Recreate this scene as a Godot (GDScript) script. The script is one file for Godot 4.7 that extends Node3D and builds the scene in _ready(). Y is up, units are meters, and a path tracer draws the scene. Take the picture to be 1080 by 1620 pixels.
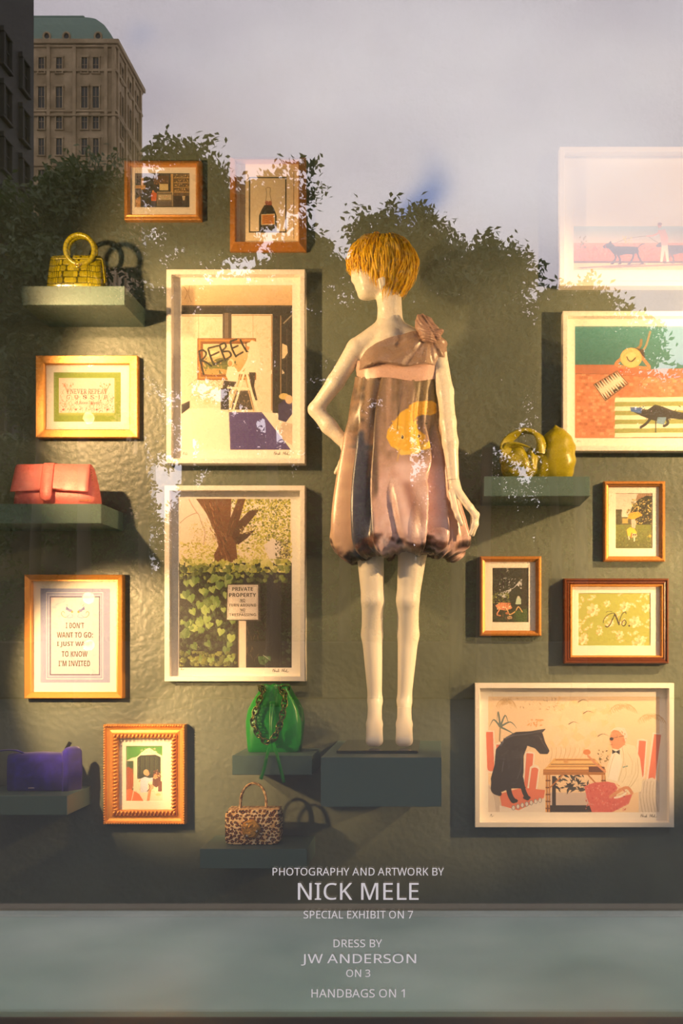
extends Node3D
# A shop window at dusk: framed pictures, handbags on shelves and a dressed mannequin behind a reflecting pane;
# the street with its trees and towers stands behind the camera and is seen only in the glass.

const FX := 1660.0
const VX := 695.0
const VY := 1015.0
const CY := 0.996
const CZ := 3.8
const GLASS_Z := 1.1

var taken := {}
var M := {}
var rng := RandomNumberGenerator.new()


# ---------------------------------------------------------------- small helpers
func at(px: float, py: float, z := 0.0) -> Vector3:
	var s := (CZ - z) / FX
	return Vector3((px - VX) * s, CY - (py - VY) * s, z)


func mpp(z := 0.0) -> float:
	return (CZ - z) / FX


func numbered(called: String) -> String:
	if not taken.has(called):
		taken[called] = 0
		return called
	taken[called] += 1
	return "%s_%03d" % [called, taken[called]]


func tag(o: Node, label: String, category: String, group := "") -> void:
	o.set_meta("label", label)
	o.set_meta("category", category)
	if group:
		o.set_meta("group", group)


func thing(called: String, label: String, category: String, pos := Vector3.ZERO, group := "") -> Node3D:
	var o := Node3D.new()
	o.name = numbered(called)
	add_child(o)
	o.position = pos
	tag(o, label, category, group)
	return o


func place(called: String, mesh: Mesh, mat: Material, parent: Node3D, shift := Vector3.ZERO) -> MeshInstance3D:
	var o := MeshInstance3D.new()
	o.mesh = mesh
	o.material_override = mat
	o.position = shift
	if parent == self:
		o.name = numbered(called)
		add_child(o)
	else:
		o.name = called
		parent.add_child(o, true)
	return o


# world-space geometry is given; it is shifted so that it sits right under its parent
func obj(called: String, st: SurfaceTool, mat: Material, parent: Node3D) -> MeshInstance3D:
	st.generate_normals()
	var back := Vector3.ZERO
	var n: Node = parent
	while n != self and n is Node3D:
		back -= (n as Node3D).position
		n = n.get_parent()
	return place(called, st.commit(), mat, parent, back)


func struct(called: String, st: SurfaceTool, mat: Material, parent: Node3D = self) -> MeshInstance3D:
	var o := obj(called, st, mat, parent)
	o.set_meta("kind", "structure")
	return o


func begin() -> SurfaceTool:
	var st := SurfaceTool.new()
	st.begin(Mesh.PRIMITIVE_TRIANGLES)
	return st


func mat(c: Color, rough := 0.6, metal := 0.0) -> StandardMaterial3D:
	var m := StandardMaterial3D.new()
	m.albedo_color = c
	m.roughness = rough
	m.metallic = metal
	return m


func c8(r: int, g: int, b: int) -> Color:
	return Color(r / 255.0, g / 255.0, b / 255.0)


func tri(st: SurfaceTool, a: Vector3, b: Vector3, c: Vector3) -> void:
	st.add_vertex(a)
	st.add_vertex(b)
	st.add_vertex(c)


# corners counter-clockwise as seen from outside
func quad(st: SurfaceTool, a: Vector3, b: Vector3, c: Vector3, d: Vector3, uv := Rect2(0, 0, 1, 1)) -> void:
	var ua := Vector2(uv.position.x, uv.end.y)
	var ub := uv.end
	var uc := Vector2(uv.end.x, uv.position.y)
	var ud := uv.position
	for k in [[a, ua], [c, uc], [b, ub], [a, ua], [d, ud], [c, uc]]:
		st.set_uv(k[1])
		st.add_vertex(k[0])


# a box with chamfered edges
func cbox(st: SurfaceTool, c: Vector3, s: Vector3, bev := 0.0, basis := Basis.IDENTITY) -> void:
	st.set_smooth_group(0xFFFFFFFF)
	var h := s * 0.5
	bev = minf(bev, minf(h.x, minf(h.y, h.z)) * 0.9)
	var p := func(x: float, y: float, z: float, ax: int) -> Vector3:
		var v := Vector3(x * h.x, y * h.y, z * h.z)
		for k in 3:
			if k != ax:
				v[k] -= [x, y, z][k] * bev
		return c + basis * v
	for ax in 3:
		var u := (ax + 1) % 3
		var w := (ax + 2) % 3
		for sg in [-1, 1]:
			var q: Array[Vector3] = []
			for e in [[-1, -1], [1, -1], [1, 1], [-1, 1]]:
				var k := [0, 0, 0]
				k[ax] = sg
				k[u] = e[0]
				k[w] = e[1]
				q.append(p.call(k[0], k[1], k[2], ax))
			if sg > 0:
				quad(st, q[0], q[1], q[2], q[3])
			else:
				quad(st, q[3], q[2], q[1], q[0])
	if bev <= 0.0:
		return
	for ax in 3:  # edges along axis ax
		var u := (ax + 1) % 3
		var w := (ax + 2) % 3
		for su in [-1, 1]:
			for sw in [-1, 1]:
				var q: Array[Vector3] = []
				for e in [[-1, u], [1, u], [1, w], [-1, w]]:
					var k := [0, 0, 0]
					k[ax] = e[0]
					k[u] = su
					k[w] = sw
					q.append(p.call(k[0], k[1], k[2], e[1]))
				if su * sw > 0:
					quad(st, q[3], q[2], q[1], q[0])
				else:
					quad(st, q[0], q[1], q[2], q[3])
	for x in [-1, 1]:
		for y in [-1, 1]:
			for z in [-1, 1]:
				var a: Vector3 = p.call(x, y, z, 0)
				var b: Vector3 = p.call(x, y, z, 1)
				var d: Vector3 = p.call(x, y, z, 2)
				if x * y * z > 0:
					tri(st, a, d, b)
				else:
					tri(st, a, b, d)


func boxmesh(called: String, c: Vector3, s: Vector3, m: Material, parent: Node3D, bev := 0.0) -> MeshInstance3D:
	var st := begin()
	cbox(st, c, s, bev)
	return obj(called, st, m, parent)


# a grid of rings (each an Array of Vector3), smooth; uv runs round (u) and along (v)
func loft(st: SurfaceTool, rings: Array, closed := true, caps := true, uvs: Array = []) -> void:
	st.set_smooth_group(0)
	var n: int = rings[0].size()
	var m := n if closed else n - 1
	for i in rings.size() - 1:
		for j in m:
			var j2 := (j + 1) % n
			var a: Vector3 = rings[i][j]
			var b: Vector3 = rings[i][j2]
			var c: Vector3 = rings[i + 1][j2]
			var d: Vector3 = rings[i + 1][j]
			var ua := Vector2(float(j) / m, float(i) / (rings.size() - 1))
			var ub := Vector2(float(j + 1) / m, ua.y)
			var uc := Vector2(ub.x, float(i + 1) / (rings.size() - 1))
			var ud := Vector2(ua.x, uc.y)
			if uvs.size():
				ua = uvs[i][j]
				ub = uvs[i][j2]
				uc = uvs[i + 1][j2]
				ud = uvs[i + 1][j]
			for k in [[a, ua], [c, uc], [b, ub], [a, ua], [d, ud], [c, uc]]:
				st.set_uv(k[1])
				st.add_vertex(k[0])
	if caps:
		for e in [0, rings.size() - 1]:
			st.set_smooth_group(e + 1)
			var mid := Vector3.ZERO
			for v in rings[e]:
				mid += v / n
			for j in m:
				var a: Vector3 = rings[e][j]
				var b: Vector3 = rings[e][(j + 1) % n]
				var w: Array = [uvs[e][j], uvs[e][(j + 1) % n]] if uvs.size() else [Vector2.ZERO, Vector2.ZERO]
				st.set_uv(w[0])
				if e == 0:
					tri(st, a, b, mid)
				else:
					tri(st, b, a, mid)


# a tube along points; flat > 0 squashes its section (width r, thickness r * flat) across `side`
func tube(st: SurfaceTool, pts: Array, radii, sides := 10, closed := false, flat := 1.0, up := Vector3.ZERO) -> void:
	var rings := []
	var n := pts.size()
	var last := up if up != Vector3.ZERO else Vector3(0.31, 0.87, 0.39).normalized()
	for i in n:
		var a: Vector3 = pts[(i - 1 + n) % n] if closed or i > 0 else pts[i]
		var b: Vector3 = pts[(i + 1) % n] if closed or i < n - 1 else pts[i]
		var t := (b - a).normalized()
		var base := up if up != Vector3.ZERO else last
		var u := (base - t * base.dot(t)).normalized()
		if u.length() < 0.5:
			u = t.cross(Vector3(0.2, 0.1, 0.97)).normalized()
		last = u
		var w := t.cross(u)
		var r: float = radii if typeof(radii) == TYPE_FLOAT else radii[i]
		var ring := []
		for k in sides:
			var f := TAU * k / sides
			ring.append((pts[i] as Vector3) + u * (cos(f) * r * flat) + w * (sin(f) * r))
		rings.append(ring)
	if closed:
		rings.append(rings[0])
	loft(st, rings, true, not closed)


func ball(st: SurfaceTool, c: Vector3, r: Vector3, n := 12, m := 8) -> void:
	var rings := []
	for i in m + 1:
		var v := PI * (0.002 + 0.996 * i / m) - PI * 0.5
		var ring := []
		for j in n:
			var u := -TAU * j / n
			ring.append(c + Vector3(cos(v) * cos(u) * r.x, sin(v) * r.y, cos(v) * sin(u) * r.z))
		rings.append(ring)
	loft(st, rings, true, false)


func curve(pts: Array, n := 8) -> Array:
	# Catmull-Rom through points
	var out := []
	for i in pts.size() - 1:
		var a: Vector3 = pts[maxi(i - 1, 0)]
		var b: Vector3 = pts[i]
		var c: Vector3 = pts[i + 1]
		var d: Vector3 = pts[mini(i + 2, pts.size() - 1)]
		for k in n:
			out.append(b.cubic_interpolate(c, a, d, float(k) / n))
	out.append(pts[-1])
	return out


func table(x: float, t: Array) -> float:
	# piecewise smooth look-up in [[x, y], ...]
	if x <= t[0][0]:
		return t[0][1]
	for i in t.size() - 1:
		if x <= t[i + 1][0]:
			var f: float = (x - t[i][0]) / (t[i + 1][0] - t[i][0])
			var p0: float = t[maxi(i - 1, 0)][1]
			var p3: float = t[mini(i + 2, t.size() - 1)][1]
			return lerpf(t[i][1], t[i + 1][1], f) if t[i + 1][0] - t[i][0] < 1e-5 else cubic_interpolate(t[i][1], t[i + 1][1], p0, p3, f)
	return t[-1][1]


# ---------------------------------------------------------------- blobs: tapered capsules joined with a smooth minimum, meshed by surface nets
# bones: [a, b, ra, rb] or [a, b, ra, rb, flatten axis (unit vector), factor]; trim: Callable(point, distance) -> distance
func blob(st: SurfaceTool, bones: Array, cell: float, k: float, trim = null, uvf = null) -> void:
	var lo := Vector3.INF
	var hi := -Vector3.INF
	for b in bones:
		var r: float = maxf(b[2], b[3]) + k * 2.0 + cell * 2.0
		lo = lo.min((b[0] as Vector3).min(b[1]) - Vector3.ONE * r)
		hi = hi.max((b[0] as Vector3).max(b[1]) + Vector3.ONE * r)
	var nx := int((hi.x - lo.x) / cell) + 2
	var ny := int((hi.y - lo.y) / cell) + 2
	var nz := int((hi.z - lo.z) / cell) + 2
	var acc := PackedFloat32Array()
	acc.resize(nx * ny * nz)
	var sx := ny * nz
	for b in bones:
		var a: Vector3 = b[0]
		var ab: Vector3 = b[1] - a
		var ra: float = b[2]
		var dr: float = b[3] - ra
		var l2 := maxf(ab.length_squared(), 1e-9)
		var reach: float = maxf(ra, b[3]) + k * 1.6 + cell * 1.5
		var flat: bool = b.size() > 4
		var ax: Vector3 = b[4] if flat else Vector3.ZERO
		var fac: float = (b[5] if flat else 1.0) - 1.0
		var b0 := ((b[0] as Vector3).min(b[1]) - Vector3.ONE * reach - lo) / cell
		var b1 := ((b[0] as Vector3).max(b[1]) + Vector3.ONE * reach - lo) / cell
		for i in range(maxi(0, int(b0.x)), mini(nx, int(b1.x) + 2)):
			for j in range(maxi(0, int(b0.y)), mini(ny, int(b1.y) + 2)):
				var row := i * sx + j * nz
				for q in range(maxi(0, int(b0.z)), mini(nz, int(b1.z) + 2)):
					var p := lo + Vector3(i, j, q) * cell - a
					var t := clampf(p.dot(ab) / l2, 0.0, 1.0)
					var d := p - ab * t
					if flat:
						d += ax * (d.dot(ax) * fac)
					var e := d.length() - ra - dr * t
					if e < reach:
						acc[row + q] += exp(-e / k)
	var f := PackedFloat32Array()
	f.resize(acc.size())
	for i in acc.size():
		f[i] = -k * log(acc[i]) if acc[i] > 1e-12 else 1.0
	if trim != null:
		for i in nx:
			for j in ny:
				for q in nz:
					var n := i * sx + j * nz + q
					if f[n] < 0.06:
						f[n] = trim.call(lo + Vector3(i, j, q) * cell, f[n])
	nets(st, f, nx, ny, nz, lo, cell, uvf)


func nets(st: SurfaceTool, f: PackedFloat32Array, nx: int, ny: int, nz: int, lo: Vector3, cell: float, uvf = null) -> void:
	var sx := ny * nz
	var vert := {}
	var off := [0, sx, nz, sx + nz, 1, sx + 1, nz + 1, sx + nz + 1]
	var cor: Array[Vector3] = []
	for c in 8:
		cor.append(Vector3(c & 1, (c >> 1) & 1, (c >> 2) & 1))
	var edges := [[0, 1], [2, 3], [4, 5], [6, 7], [0, 2], [1, 3], [4, 6], [5, 7], [0, 4], [1, 5], [2, 6], [3, 7]]
	for i in nx - 1:
		for j in ny - 1:
			var row := i * sx + j * nz
			for q in nz - 1:
				var n := row + q
				var s0 := f[n] < 0.0
				if (f[n + 1] < 0.0) == s0 and (f[n + nz] < 0.0) == s0 and (f[n + sx] < 0.0) == s0 and (f[n + nz + 1] < 0.0) == s0 and (f[n + sx + 1] < 0.0) == s0 and (f[n + sx + nz] < 0.0) == s0 and (f[n + sx + nz + 1] < 0.0) == s0:
					continue
				var sum := Vector3.ZERO
				var cnt := 0
				for e in edges:
					var fa := f[n + off[e[0]]]
					var fb := f[n + off[e[1]]]
					if (fa < 0.0) != (fb < 0.0):
						sum += cor[e[0]].lerp(cor[e[1]], fa / (fa - fb))
						cnt += 1
				vert[n] = lo + (Vector3(i, j, q) + sum / cnt) * cell
	st.set_smooth_group(0)
	var emit := func(a: int, b: int, c: int, d: int, flip: bool) -> void:
		if not (vert.has(a) and vert.has(b) and vert.has(c) and vert.has(d)):
			return
		var order := [a, b, c, a, c, d] if flip else [a, c, b, a, d, c]
		for v in order:
			if uvf != null:
				st.set_uv(uvf.call(vert[v]))
			st.add_vertex(vert[v])
	for i in range(1, nx - 1):
		for j in range(1, ny - 1):
			var row := i * sx + j * nz
			for q in range(1, nz - 1):
				var n := row + q
				var s0 := f[n] < 0.0
				if (f[n + sx] < 0.0) != s0:
					emit.call(n, n - nz, n - nz - 1, n - 1, s0)
				if (f[n + nz] < 0.0) != s0:
					emit.call(n, n - 1, n - sx - 1, n - sx, s0)
				if (f[n + 1] < 0.0) != s0:
					emit.call(n, n - sx, n - sx - nz, n - nz, s0)


# ---------------------------------------------------------------- the scene
func _ready() -> void:
	rng.seed = 7
	# camera: level, with a shifted lens
	var cam := Camera3D.new()
	cam.name = "camera"
	cam.near = 0.05
	cam.far = 600.0
	cam.keep_aspect = Camera3D.KEEP_HEIGHT
	cam.set_frustum(0.05 * 1620.0 / FX, Vector2((540.0 - VX) / FX, (VY - 810.0) / FX) * 0.05, 0.05, 600.0)
	cam.position = Vector3(0, CY, CZ)
	add_child(cam)
	# sky and exposure
	var env := Environment.new()
	env.background_mode = Environment.BG_SKY
	env.sky = Sky.new()
	env.sky.sky_material = dusk_sky()
	env.background_energy_multiplier = 2.25
	env.tonemap_mode = Environment.TONE_MAPPER_LINEAR
	env.tonemap_exposure = 1.0
	env.sdfgi_enabled = true
	env.ssao_enabled = true
	env.ssil_enabled = true
	var we := WorldEnvironment.new()
	we.name = "environment"
	we.environment = env
	add_child(we)
	materials()
	lamps()
	room()
	street()
	pictures()
	shelves()
	mannequin()
	handbags()
	lettering()


const WARM := Color(1.0, 0.795, 0.54)


func dusk_sky() -> PanoramaSkyMaterial:
	# high grey-lavender cloud with a few rifts of blue, the same all round
	var w := 768
	var h := 384
	var big := FastNoiseLite.new()
	big.seed = 11
	big.frequency = 1.1
	big.fractal_octaves = 5
	var rift := FastNoiseLite.new()
	rift.seed = 5
	rift.frequency = 1.7
	rift.fractal_octaves = 4
	var im := Image.create(w, h, false, Image.FORMAT_RGB8)
	var hole := Vector3(0.024, 0.412, 1.0).normalized()
	for y in h:
		var el := PI * 0.5 - PI * (y + 0.5) / h
		for x in w:
			var az := TAU * ((x + 0.5) / w - 0.5)
			var d := Vector3(sin(az) * cos(el), sin(el), -cos(az) * cos(el))
			var q := Vector3(d.x, d.y * 2.6, d.z)
			var n := big.get_noise_3dv(q * 1.6)
			var low := exp(-maxf(el, 0.0) * 4.5)
			var c := Color(0.71, 0.675, 0.705).lerp(Color(0.86, 0.835, 0.85), clampf(0.42 + n * 1.0 + low * 0.35, 0.0, 1.0))
			var v := d - hole
			var along := v.dot(Vector3(-0.22, 0.97, 0.0))
			var side := v.dot(Vector3(0.97, 0.22, 0.0)) + 0.014 * sin(along * 60.0)
			var gap := exp(-pow(side / 0.0125, 2.0) - pow(along / 0.027, 2.0)) * (0.85 + 0.5 * n)
			gap = maxf(gap, smoothstep(0.55, 0.75, rift.get_noise_3dv(q * 1.3)))
			c = c.lerp(Color(0.34, 0.44, 0.68), clampf(gap, 0.0, 0.9))
			im.set_pixel(x, y, c)
	var m := PanoramaSkyMaterial.new()
	m.panorama = ImageTexture.create_from_image(im)
	return m


func noise_tex(seed_: int, freq: float, size := 512, oct := 4, normal := false, bump := 4.0, ramp: Gradient = null) -> NoiseTexture2D:
	var t := NoiseTexture2D.new()
	var n := FastNoiseLite.new()
	n.seed = seed_
	n.frequency = freq
	n.fractal_octaves = oct
	t.noise = n
	t.width = size
	t.height = size
	t.seamless = true
	t.as_normal_map = normal
	t.bump_strength = bump
	if ramp:
		t.color_ramp = ramp
	return t


func ramp(a: Color, b: Color) -> Gradient:
	var g := Gradient.new()
	g.set_color(0, a)
	g.set_color(1, b)
	return g


func materials() -> void:
	var paint := c8(101, 111, 99)
	var m := mat(Color.WHITE, 0.42)
	m.albedo_texture = noise_tex(3, 0.006, 512, 5, false, 1, ramp(paint.darkened(0.10), paint.lightened(0.05)))
	m.uv1_triplanar = true
	m.uv1_world_triplanar = true
	m.uv1_scale = Vector3.ONE * 0.7
	m.heightmap_enabled = true
	m.heightmap_texture = noise_tex(9, 0.09, 512, 4)
	m.heightmap_scale = 0.16
	M.wall = m
	m = m.duplicate()
	m.roughness = 0.34
	m.heightmap_enabled = false
	m.albedo_color = Color(1, 1, 1)
	var fl := c8(100, 152, 140)
	m.albedo_texture = noise_tex(4, 0.004, 512, 4, false, 1, ramp(fl.darkened(0.16), fl.lightened(0.06)))
	M.floor = m
	m = mat(c8(84, 108, 103), 0.45)
	M.shelf = m
	M.dark = mat(c8(22, 22, 22), 0.5)
	M.white_frame = mat(c8(238, 232, 222), 0.45)
	M.paper = mat(c8(244, 240, 230), 0.8)
	M.matboard = mat(c8(240, 233, 218), 0.85)
	M.gold = mat(c8(214, 150, 72), 0.36, 0.35)
	M.old_gold = mat(c8(196, 134, 66), 0.4, 0.35)
	M.walnut = mat(c8(104, 56, 30), 0.35)
	M.brown_edge = mat(c8(92, 56, 32), 0.5)
	var g := mat(Color(1, 1, 1, 0.02), 0.0)
	g.transparency = BaseMaterial3D.TRANSPARENCY_ALPHA
	g.metallic_specular = 0.32
	M.glass = g
	# coated shop-front glass: each face mirrors a little
	var orm := Image.create(4, 4, false, Image.FORMAT_RGB8)
	orm.fill(Color(1, 0, 1))
	var co := ORMMaterial3D.new()
	co.albedo_color = Color(1, 1, 1, 0.25)
	co.orm_texture = ImageTexture.create_from_image(orm)
	co.transparency = BaseMaterial3D.TRANSPARENCY_ALPHA
	M.coated = co
	M.dust = mat(c8(104, 112, 100), 0.9)
	M.metal = mat(c8(150, 150, 150), 0.3, 0.9)
	M.mirror = mat(c8(150, 148, 144), 0.12, 1.0)
	M.brass = mat(c8(208, 180, 110), 0.25, 0.9)
	var bulb := mat(Color.BLACK, 0.5)
	bulb.emission_enabled = true
	bulb.emission = Color(1.0, 0.84, 0.56)
	bulb.emission_energy_multiplier = 60.0
	M.bulb = bulb
	var bark := mat(c8(62, 52, 44), 0.9)
	M.bark = bark
	var leaf := mat(c8(52, 64, 34), 0.65)
	leaf.backlight_enabled = true
	leaf.backlight = Color(0.2, 0.26, 0.1)
	M.leaf = leaf
	M.asphalt = mat(c8(40, 40, 42), 0.9)
	M.stone = mat(c8(118, 110, 98), 0.9)


# ---------------------------------------------------------------- lamps on two poles inside the window, out of the photograph's frame
func lamps() -> void:
	var spots := [
		[-1.56, 2.24, 0.9, Vector3(-0.38, 2.25, 0.05), 1.9, 43.0, "top"],
		[-1.56, 1.99, 0.9, Vector3(-0.74, 1.74, 0.05), 3.5, 38.0, "second"],
		[-1.56, 1.19, 0.9, Vector3(-1.12, 0.84, 0.0), 4.4, 25.5, "third"],
		[-1.56, 0.98, 0.9, Vector3(-0.76, 0.58, 0.0), 3.2, 15.5, "lowest"],
		[1.8, 2.95, 0.9, Vector3(0.7, 2.4, 0.0), 1.3, 36.0, "top"],
		[1.8, 1.98, 0.9, Vector3(0.84, 1.66, 0.0), 9.0, 35.0, "second"],
		[1.8, 1.2, 0.9, Vector3(0.64, 0.92, 0.0), 5.4, 23.5, "lowest"],
	]
	for sx in [-1.66, 1.9]:
		var side: String = "left" if sx < 0.0 else "right"
		var p := thing("lamp_pole", "slim black floor-to-ceiling pole carrying spot lamps at the window's %s end" % side, "pole", Vector3(sx, 0, 0.98))
		var st := begin()
		tube(st, [Vector3(sx, 0.012, 0.98), Vector3(sx, 3.44, 0.98)], 0.012, 12)
		obj("pole", st, M.dark, p)
		st = begin()
		tube(st, [Vector3(sx, 0.0, 0.98), Vector3(sx, 0.012, 0.98)], 0.05, 20)
		obj("base", st, M.dark, p)
	for s in spots:
		var pos := Vector3(s[0], s[1], s[2])
		var dir: Vector3 = (s[3] - pos).normalized()
		var o := thing("spot_lamp", "small black spot lamp, %s on the %s pole" % [s[6], "left" if s[0] < 0 else "right"], "lamp", pos)
		var st := begin()
		var rings := []
		var u := dir.cross(Vector3.UP).normalized()
		var w := dir.cross(u)
		for e in [[-0.075, 0.012], [-0.07, 0.026], [-0.02, 0.032], [0.015, 0.034], [0.015, 0.031], [-0.012, 0.029]]:
			var ring := []
			for k in 20:
				ring.append(pos + dir * e[0] + (u * cos(TAU * k / 20) + w * sin(TAU * k / 20)) * e[1])
			rings.append(ring)
		loft(st, rings)
		obj("housing", st, M.dark, o)
		st = begin()
		var far := Vector3(-1.66 if s[0] < 0 else 1.9, s[1], 0.98)
		tube(st, [pos - dir * 0.05, far + (pos - far).normalized() * 0.014], 0.006, 8)
		obj("bracket", st, M.dark, o)
		st = begin()
		ball(st, pos, Vector3.ONE * 0.026, 16, 10)
		obj("bulb", st, M.bulb, o)
		var l := SpotLight3D.new()
		l.name = "light"
		o.add_child(l)
		l.position = Vector3.ZERO
		l.look_at_from_position(pos, s[3], Vector3.UP)
		l.position = Vector3.ZERO
		l.light_color = WARM
		l.light_energy = s[4]
		l.spot_angle = s[5]
		l.spot_angle_attenuation = 0.5
		l.spot_range = 8.0
		l.spot_attenuation = 2.0
		l.light_size = 0.022
		l.shadow_enabled = true


# ---------------------------------------------------------------- the window box
func room() -> void:
	var st := begin()
	cbox(st, Vector3(0.2, 1.75, -0.06), Vector3(4.4, 3.9, 0.12))
	struct("wall_back", st, M.wall)
	st = begin()
	cbox(st, Vector3(-1.83, 1.75, 0.55), Vector3(0.1, 3.9, 1.1))
	struct("wall_left", st, M.wall)
	st = begin()
	cbox(st, Vector3(2.2, 1.75, 0.55), Vector3(0.1, 3.9, 1.1))
	struct("wall_right", st, M.wall)
	st = begin()
	cbox(st, Vector3(0.18, -0.06, 0.535), Vector3(4.2, 0.12, 1.07))
	struct("floor", st, M.floor)
	st = begin()
	cbox(st, Vector3(0.18, 3.5, 0.55), Vector3(4.2, 0.1, 1.1))
	struct("ceiling", st, M.wall)
	# dusty lip where wall and floor meet
	st = begin()
	cbox(st, Vector3(0.18, 0.004, 0.005), Vector3(3.92, 0.008, 0.01), 0.003)
	struct("trim_1", st, M.dust)
	# shop front round the pane
	for b in [
		["wall_front", Vector3(-2.6, 3.0, 1.15), Vector3(1.6, 7.0, 0.3)],
		["wall_front_pier", Vector3(2.95, 3.0, 1.15), Vector3(1.6, 7.0, 0.3)],
		["wall_front_header", Vector3(0.18, 4.72, 1.15), Vector3(4.0, 3.56, 0.3)],
		["wall_front_base", Vector3(0.18, -0.27, 1.15), Vector3(4.0, 0.5, 0.3)],
	]:
		st = begin()
		cbox(st, b[1], b[2], 0.01)
		struct(b[0], st, M.stone)
	var win := Node3D.new()
	win.name = "window_1"
	win.set_meta("kind", "structure")
	win.position = Vector3(0.18, 0, GLASS_Z)
	add_child(win)
	for b in [[Vector3(0.18, 0.004, GLASS_Z), Vector3(3.92, 0.032, 0.07)], [Vector3(0.18, 2.93, GLASS_Z), Vector3(3.92, 0.06, 0.07)], [Vector3(-1.77, 1.45, GLASS_Z), Vector3(0.05, 2.92, 0.07)], [Vector3(2.12, 1.45, GLASS_Z), Vector3(0.05, 2.92, 0.07)]]:
		boxmesh("window_frame", b[0], b[1], M.dark, win, 0.006)
	boxmesh("glass_pane", Vector3(0.175, 1.46, GLASS_Z), Vector3(3.85, 2.89, 0.01), M.coated, win)


# ---------------------------------------------------------------- the street behind the camera, seen in the glass
func street() -> void:
	var st := begin()
	cbox(st, Vector3(-5, -0.56, 75), Vector3(220, 0.1, 148))
	struct("ground", st, M.asphalt)
	# pale concrete pavement in front of the shop, laid in slabs
	var slab := mat(Color.WHITE, 0.85)
	slab.albedo_texture = noise_tex(61, 0.008, 256, 4, false, 1, ramp(c8(146, 158, 150), c8(192, 200, 190)))
	slab.uv1_triplanar = true
	slab.uv1_world_triplanar = true
	slab.uv1_scale = Vector3.ONE * 0.35
	var walk := Node3D.new()
	walk.name = "pavement"
	walk.set_meta("kind", "structure")
	add_child(walk)
	boxmesh("pavement_surface", Vector3(0, -0.47, 2.63), Vector3(16.0, 0.09, 2.64), slab, walk, 0.008)
	boxmesh("kerb", Vector3(0, -0.475, 4.02), Vector3(16.0, 0.11, 0.14), M.stone, walk, 0.015)
	var twig := twig_mesh()
	# [label, x, z, crown bottom, crown top, radius, blobs]
	var px := func(p: float, d: float) -> float: return (p - VX) / FX * d
	var py := func(p: float, d: float) -> float: return CY + (VY - p) / FX * d
	var d := 24.0
	var crowns := [
		["street tree whose crown meets the old tower in the reflection", 130, 250, 640, 85, 24.0],
		["street tree whose crown rises behind the small shop-interior picture in the reflection", 290, 212, 640, 95, 23.6],
		["street tree between the champagne picture and the yellow wig in the reflection", 430, 216, 650, 85, 24.4],
		["street tree whose crown spreads behind the yellow wig in the reflection", 640, 342, 660, 95, 24.0],
		["street tree right of the yellow wig in the reflection", 765, 388, 690, 80, 23.5],
		["street tree whose crown reaches the right-hand white frames in the reflection", 915, 420, 690, 100, 24.3],
		["low street tree at the right edge of the reflection", 1090, 600, 760, 90, 24.0],
		["tall street tree at the left edge of the reflection", -30, 280, 640, 110, 24.2],
		["park tree filling the dusk below the old tower in the reflection", 60, 470, 720, 130, 29.0],
		["park tree in the second row behind the graffiti photograph's reflection", 230, 475, 720, 125, 30.0],
		["park tree in the second row left of the mannequin's reflected sky", 390, 480, 720, 120, 29.4],
		["park tree in the second row showing at the mannequin's bare shoulder", 545, 480, 720, 120, 28.0],
		["park tree in the second row showing behind the shoulder knot", 720, 480, 720, 120, 27.4],
		["park tree in the second row showing left of the pool photograph", 880, 510, 720, 110, 30.0],
	]
	for c in crowns:
		d = c[5]
		tree(c[0], px.call(c[1], d), d - 1.6, py.call(c[3], d), py.call(c[2], d), c[4] / FX * d, twig, 28 if d < 26.0 else 22)
	# a dense bank of shrubs under and behind the trees
	for i in 9:
		var x := -19.0 + i * 4.0
		shrub(x, 30.4 + (i % 2) * 4.8, rng.randf_range(8.2, 9.4), twig, i)
	st = begin()
	cbox(st, Vector3(-3, 0.25, 26.0), Vector3(70, 1.5, 0.5), 0.04)
	struct("trim_2", st, M.bark)
	tower()


func twig_mesh() -> ArrayMesh:
	var st := begin()
	st.set_smooth_group(0xFFFFFFFF)
	var r := RandomNumberGenerator.new()
	r.seed = 4
	for i in 15:
		var c := Vector3(r.randfn(0, 0.17), r.randfn(0, 0.13), r.randfn(0, 0.17))
		var b := Basis.from_euler(Vector3(r.randf_range(-1, 1), r.randf_range(0, TAU), r.randf_range(-0.8, 0.8)))
		var l := r.randf_range(0.07, 0.11)
		var a := c - b.x * l
		var e := c + b.x * l
		var s1 := c + b.z * l * 0.5 + b.y * l * 0.18
		var s2 := c - b.z * l * 0.5 + b.y * l * 0.18
		tri(st, a, s1, e)
		tri(st, a, e, s2)
	st.generate_normals()
	return st.commit()


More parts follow.
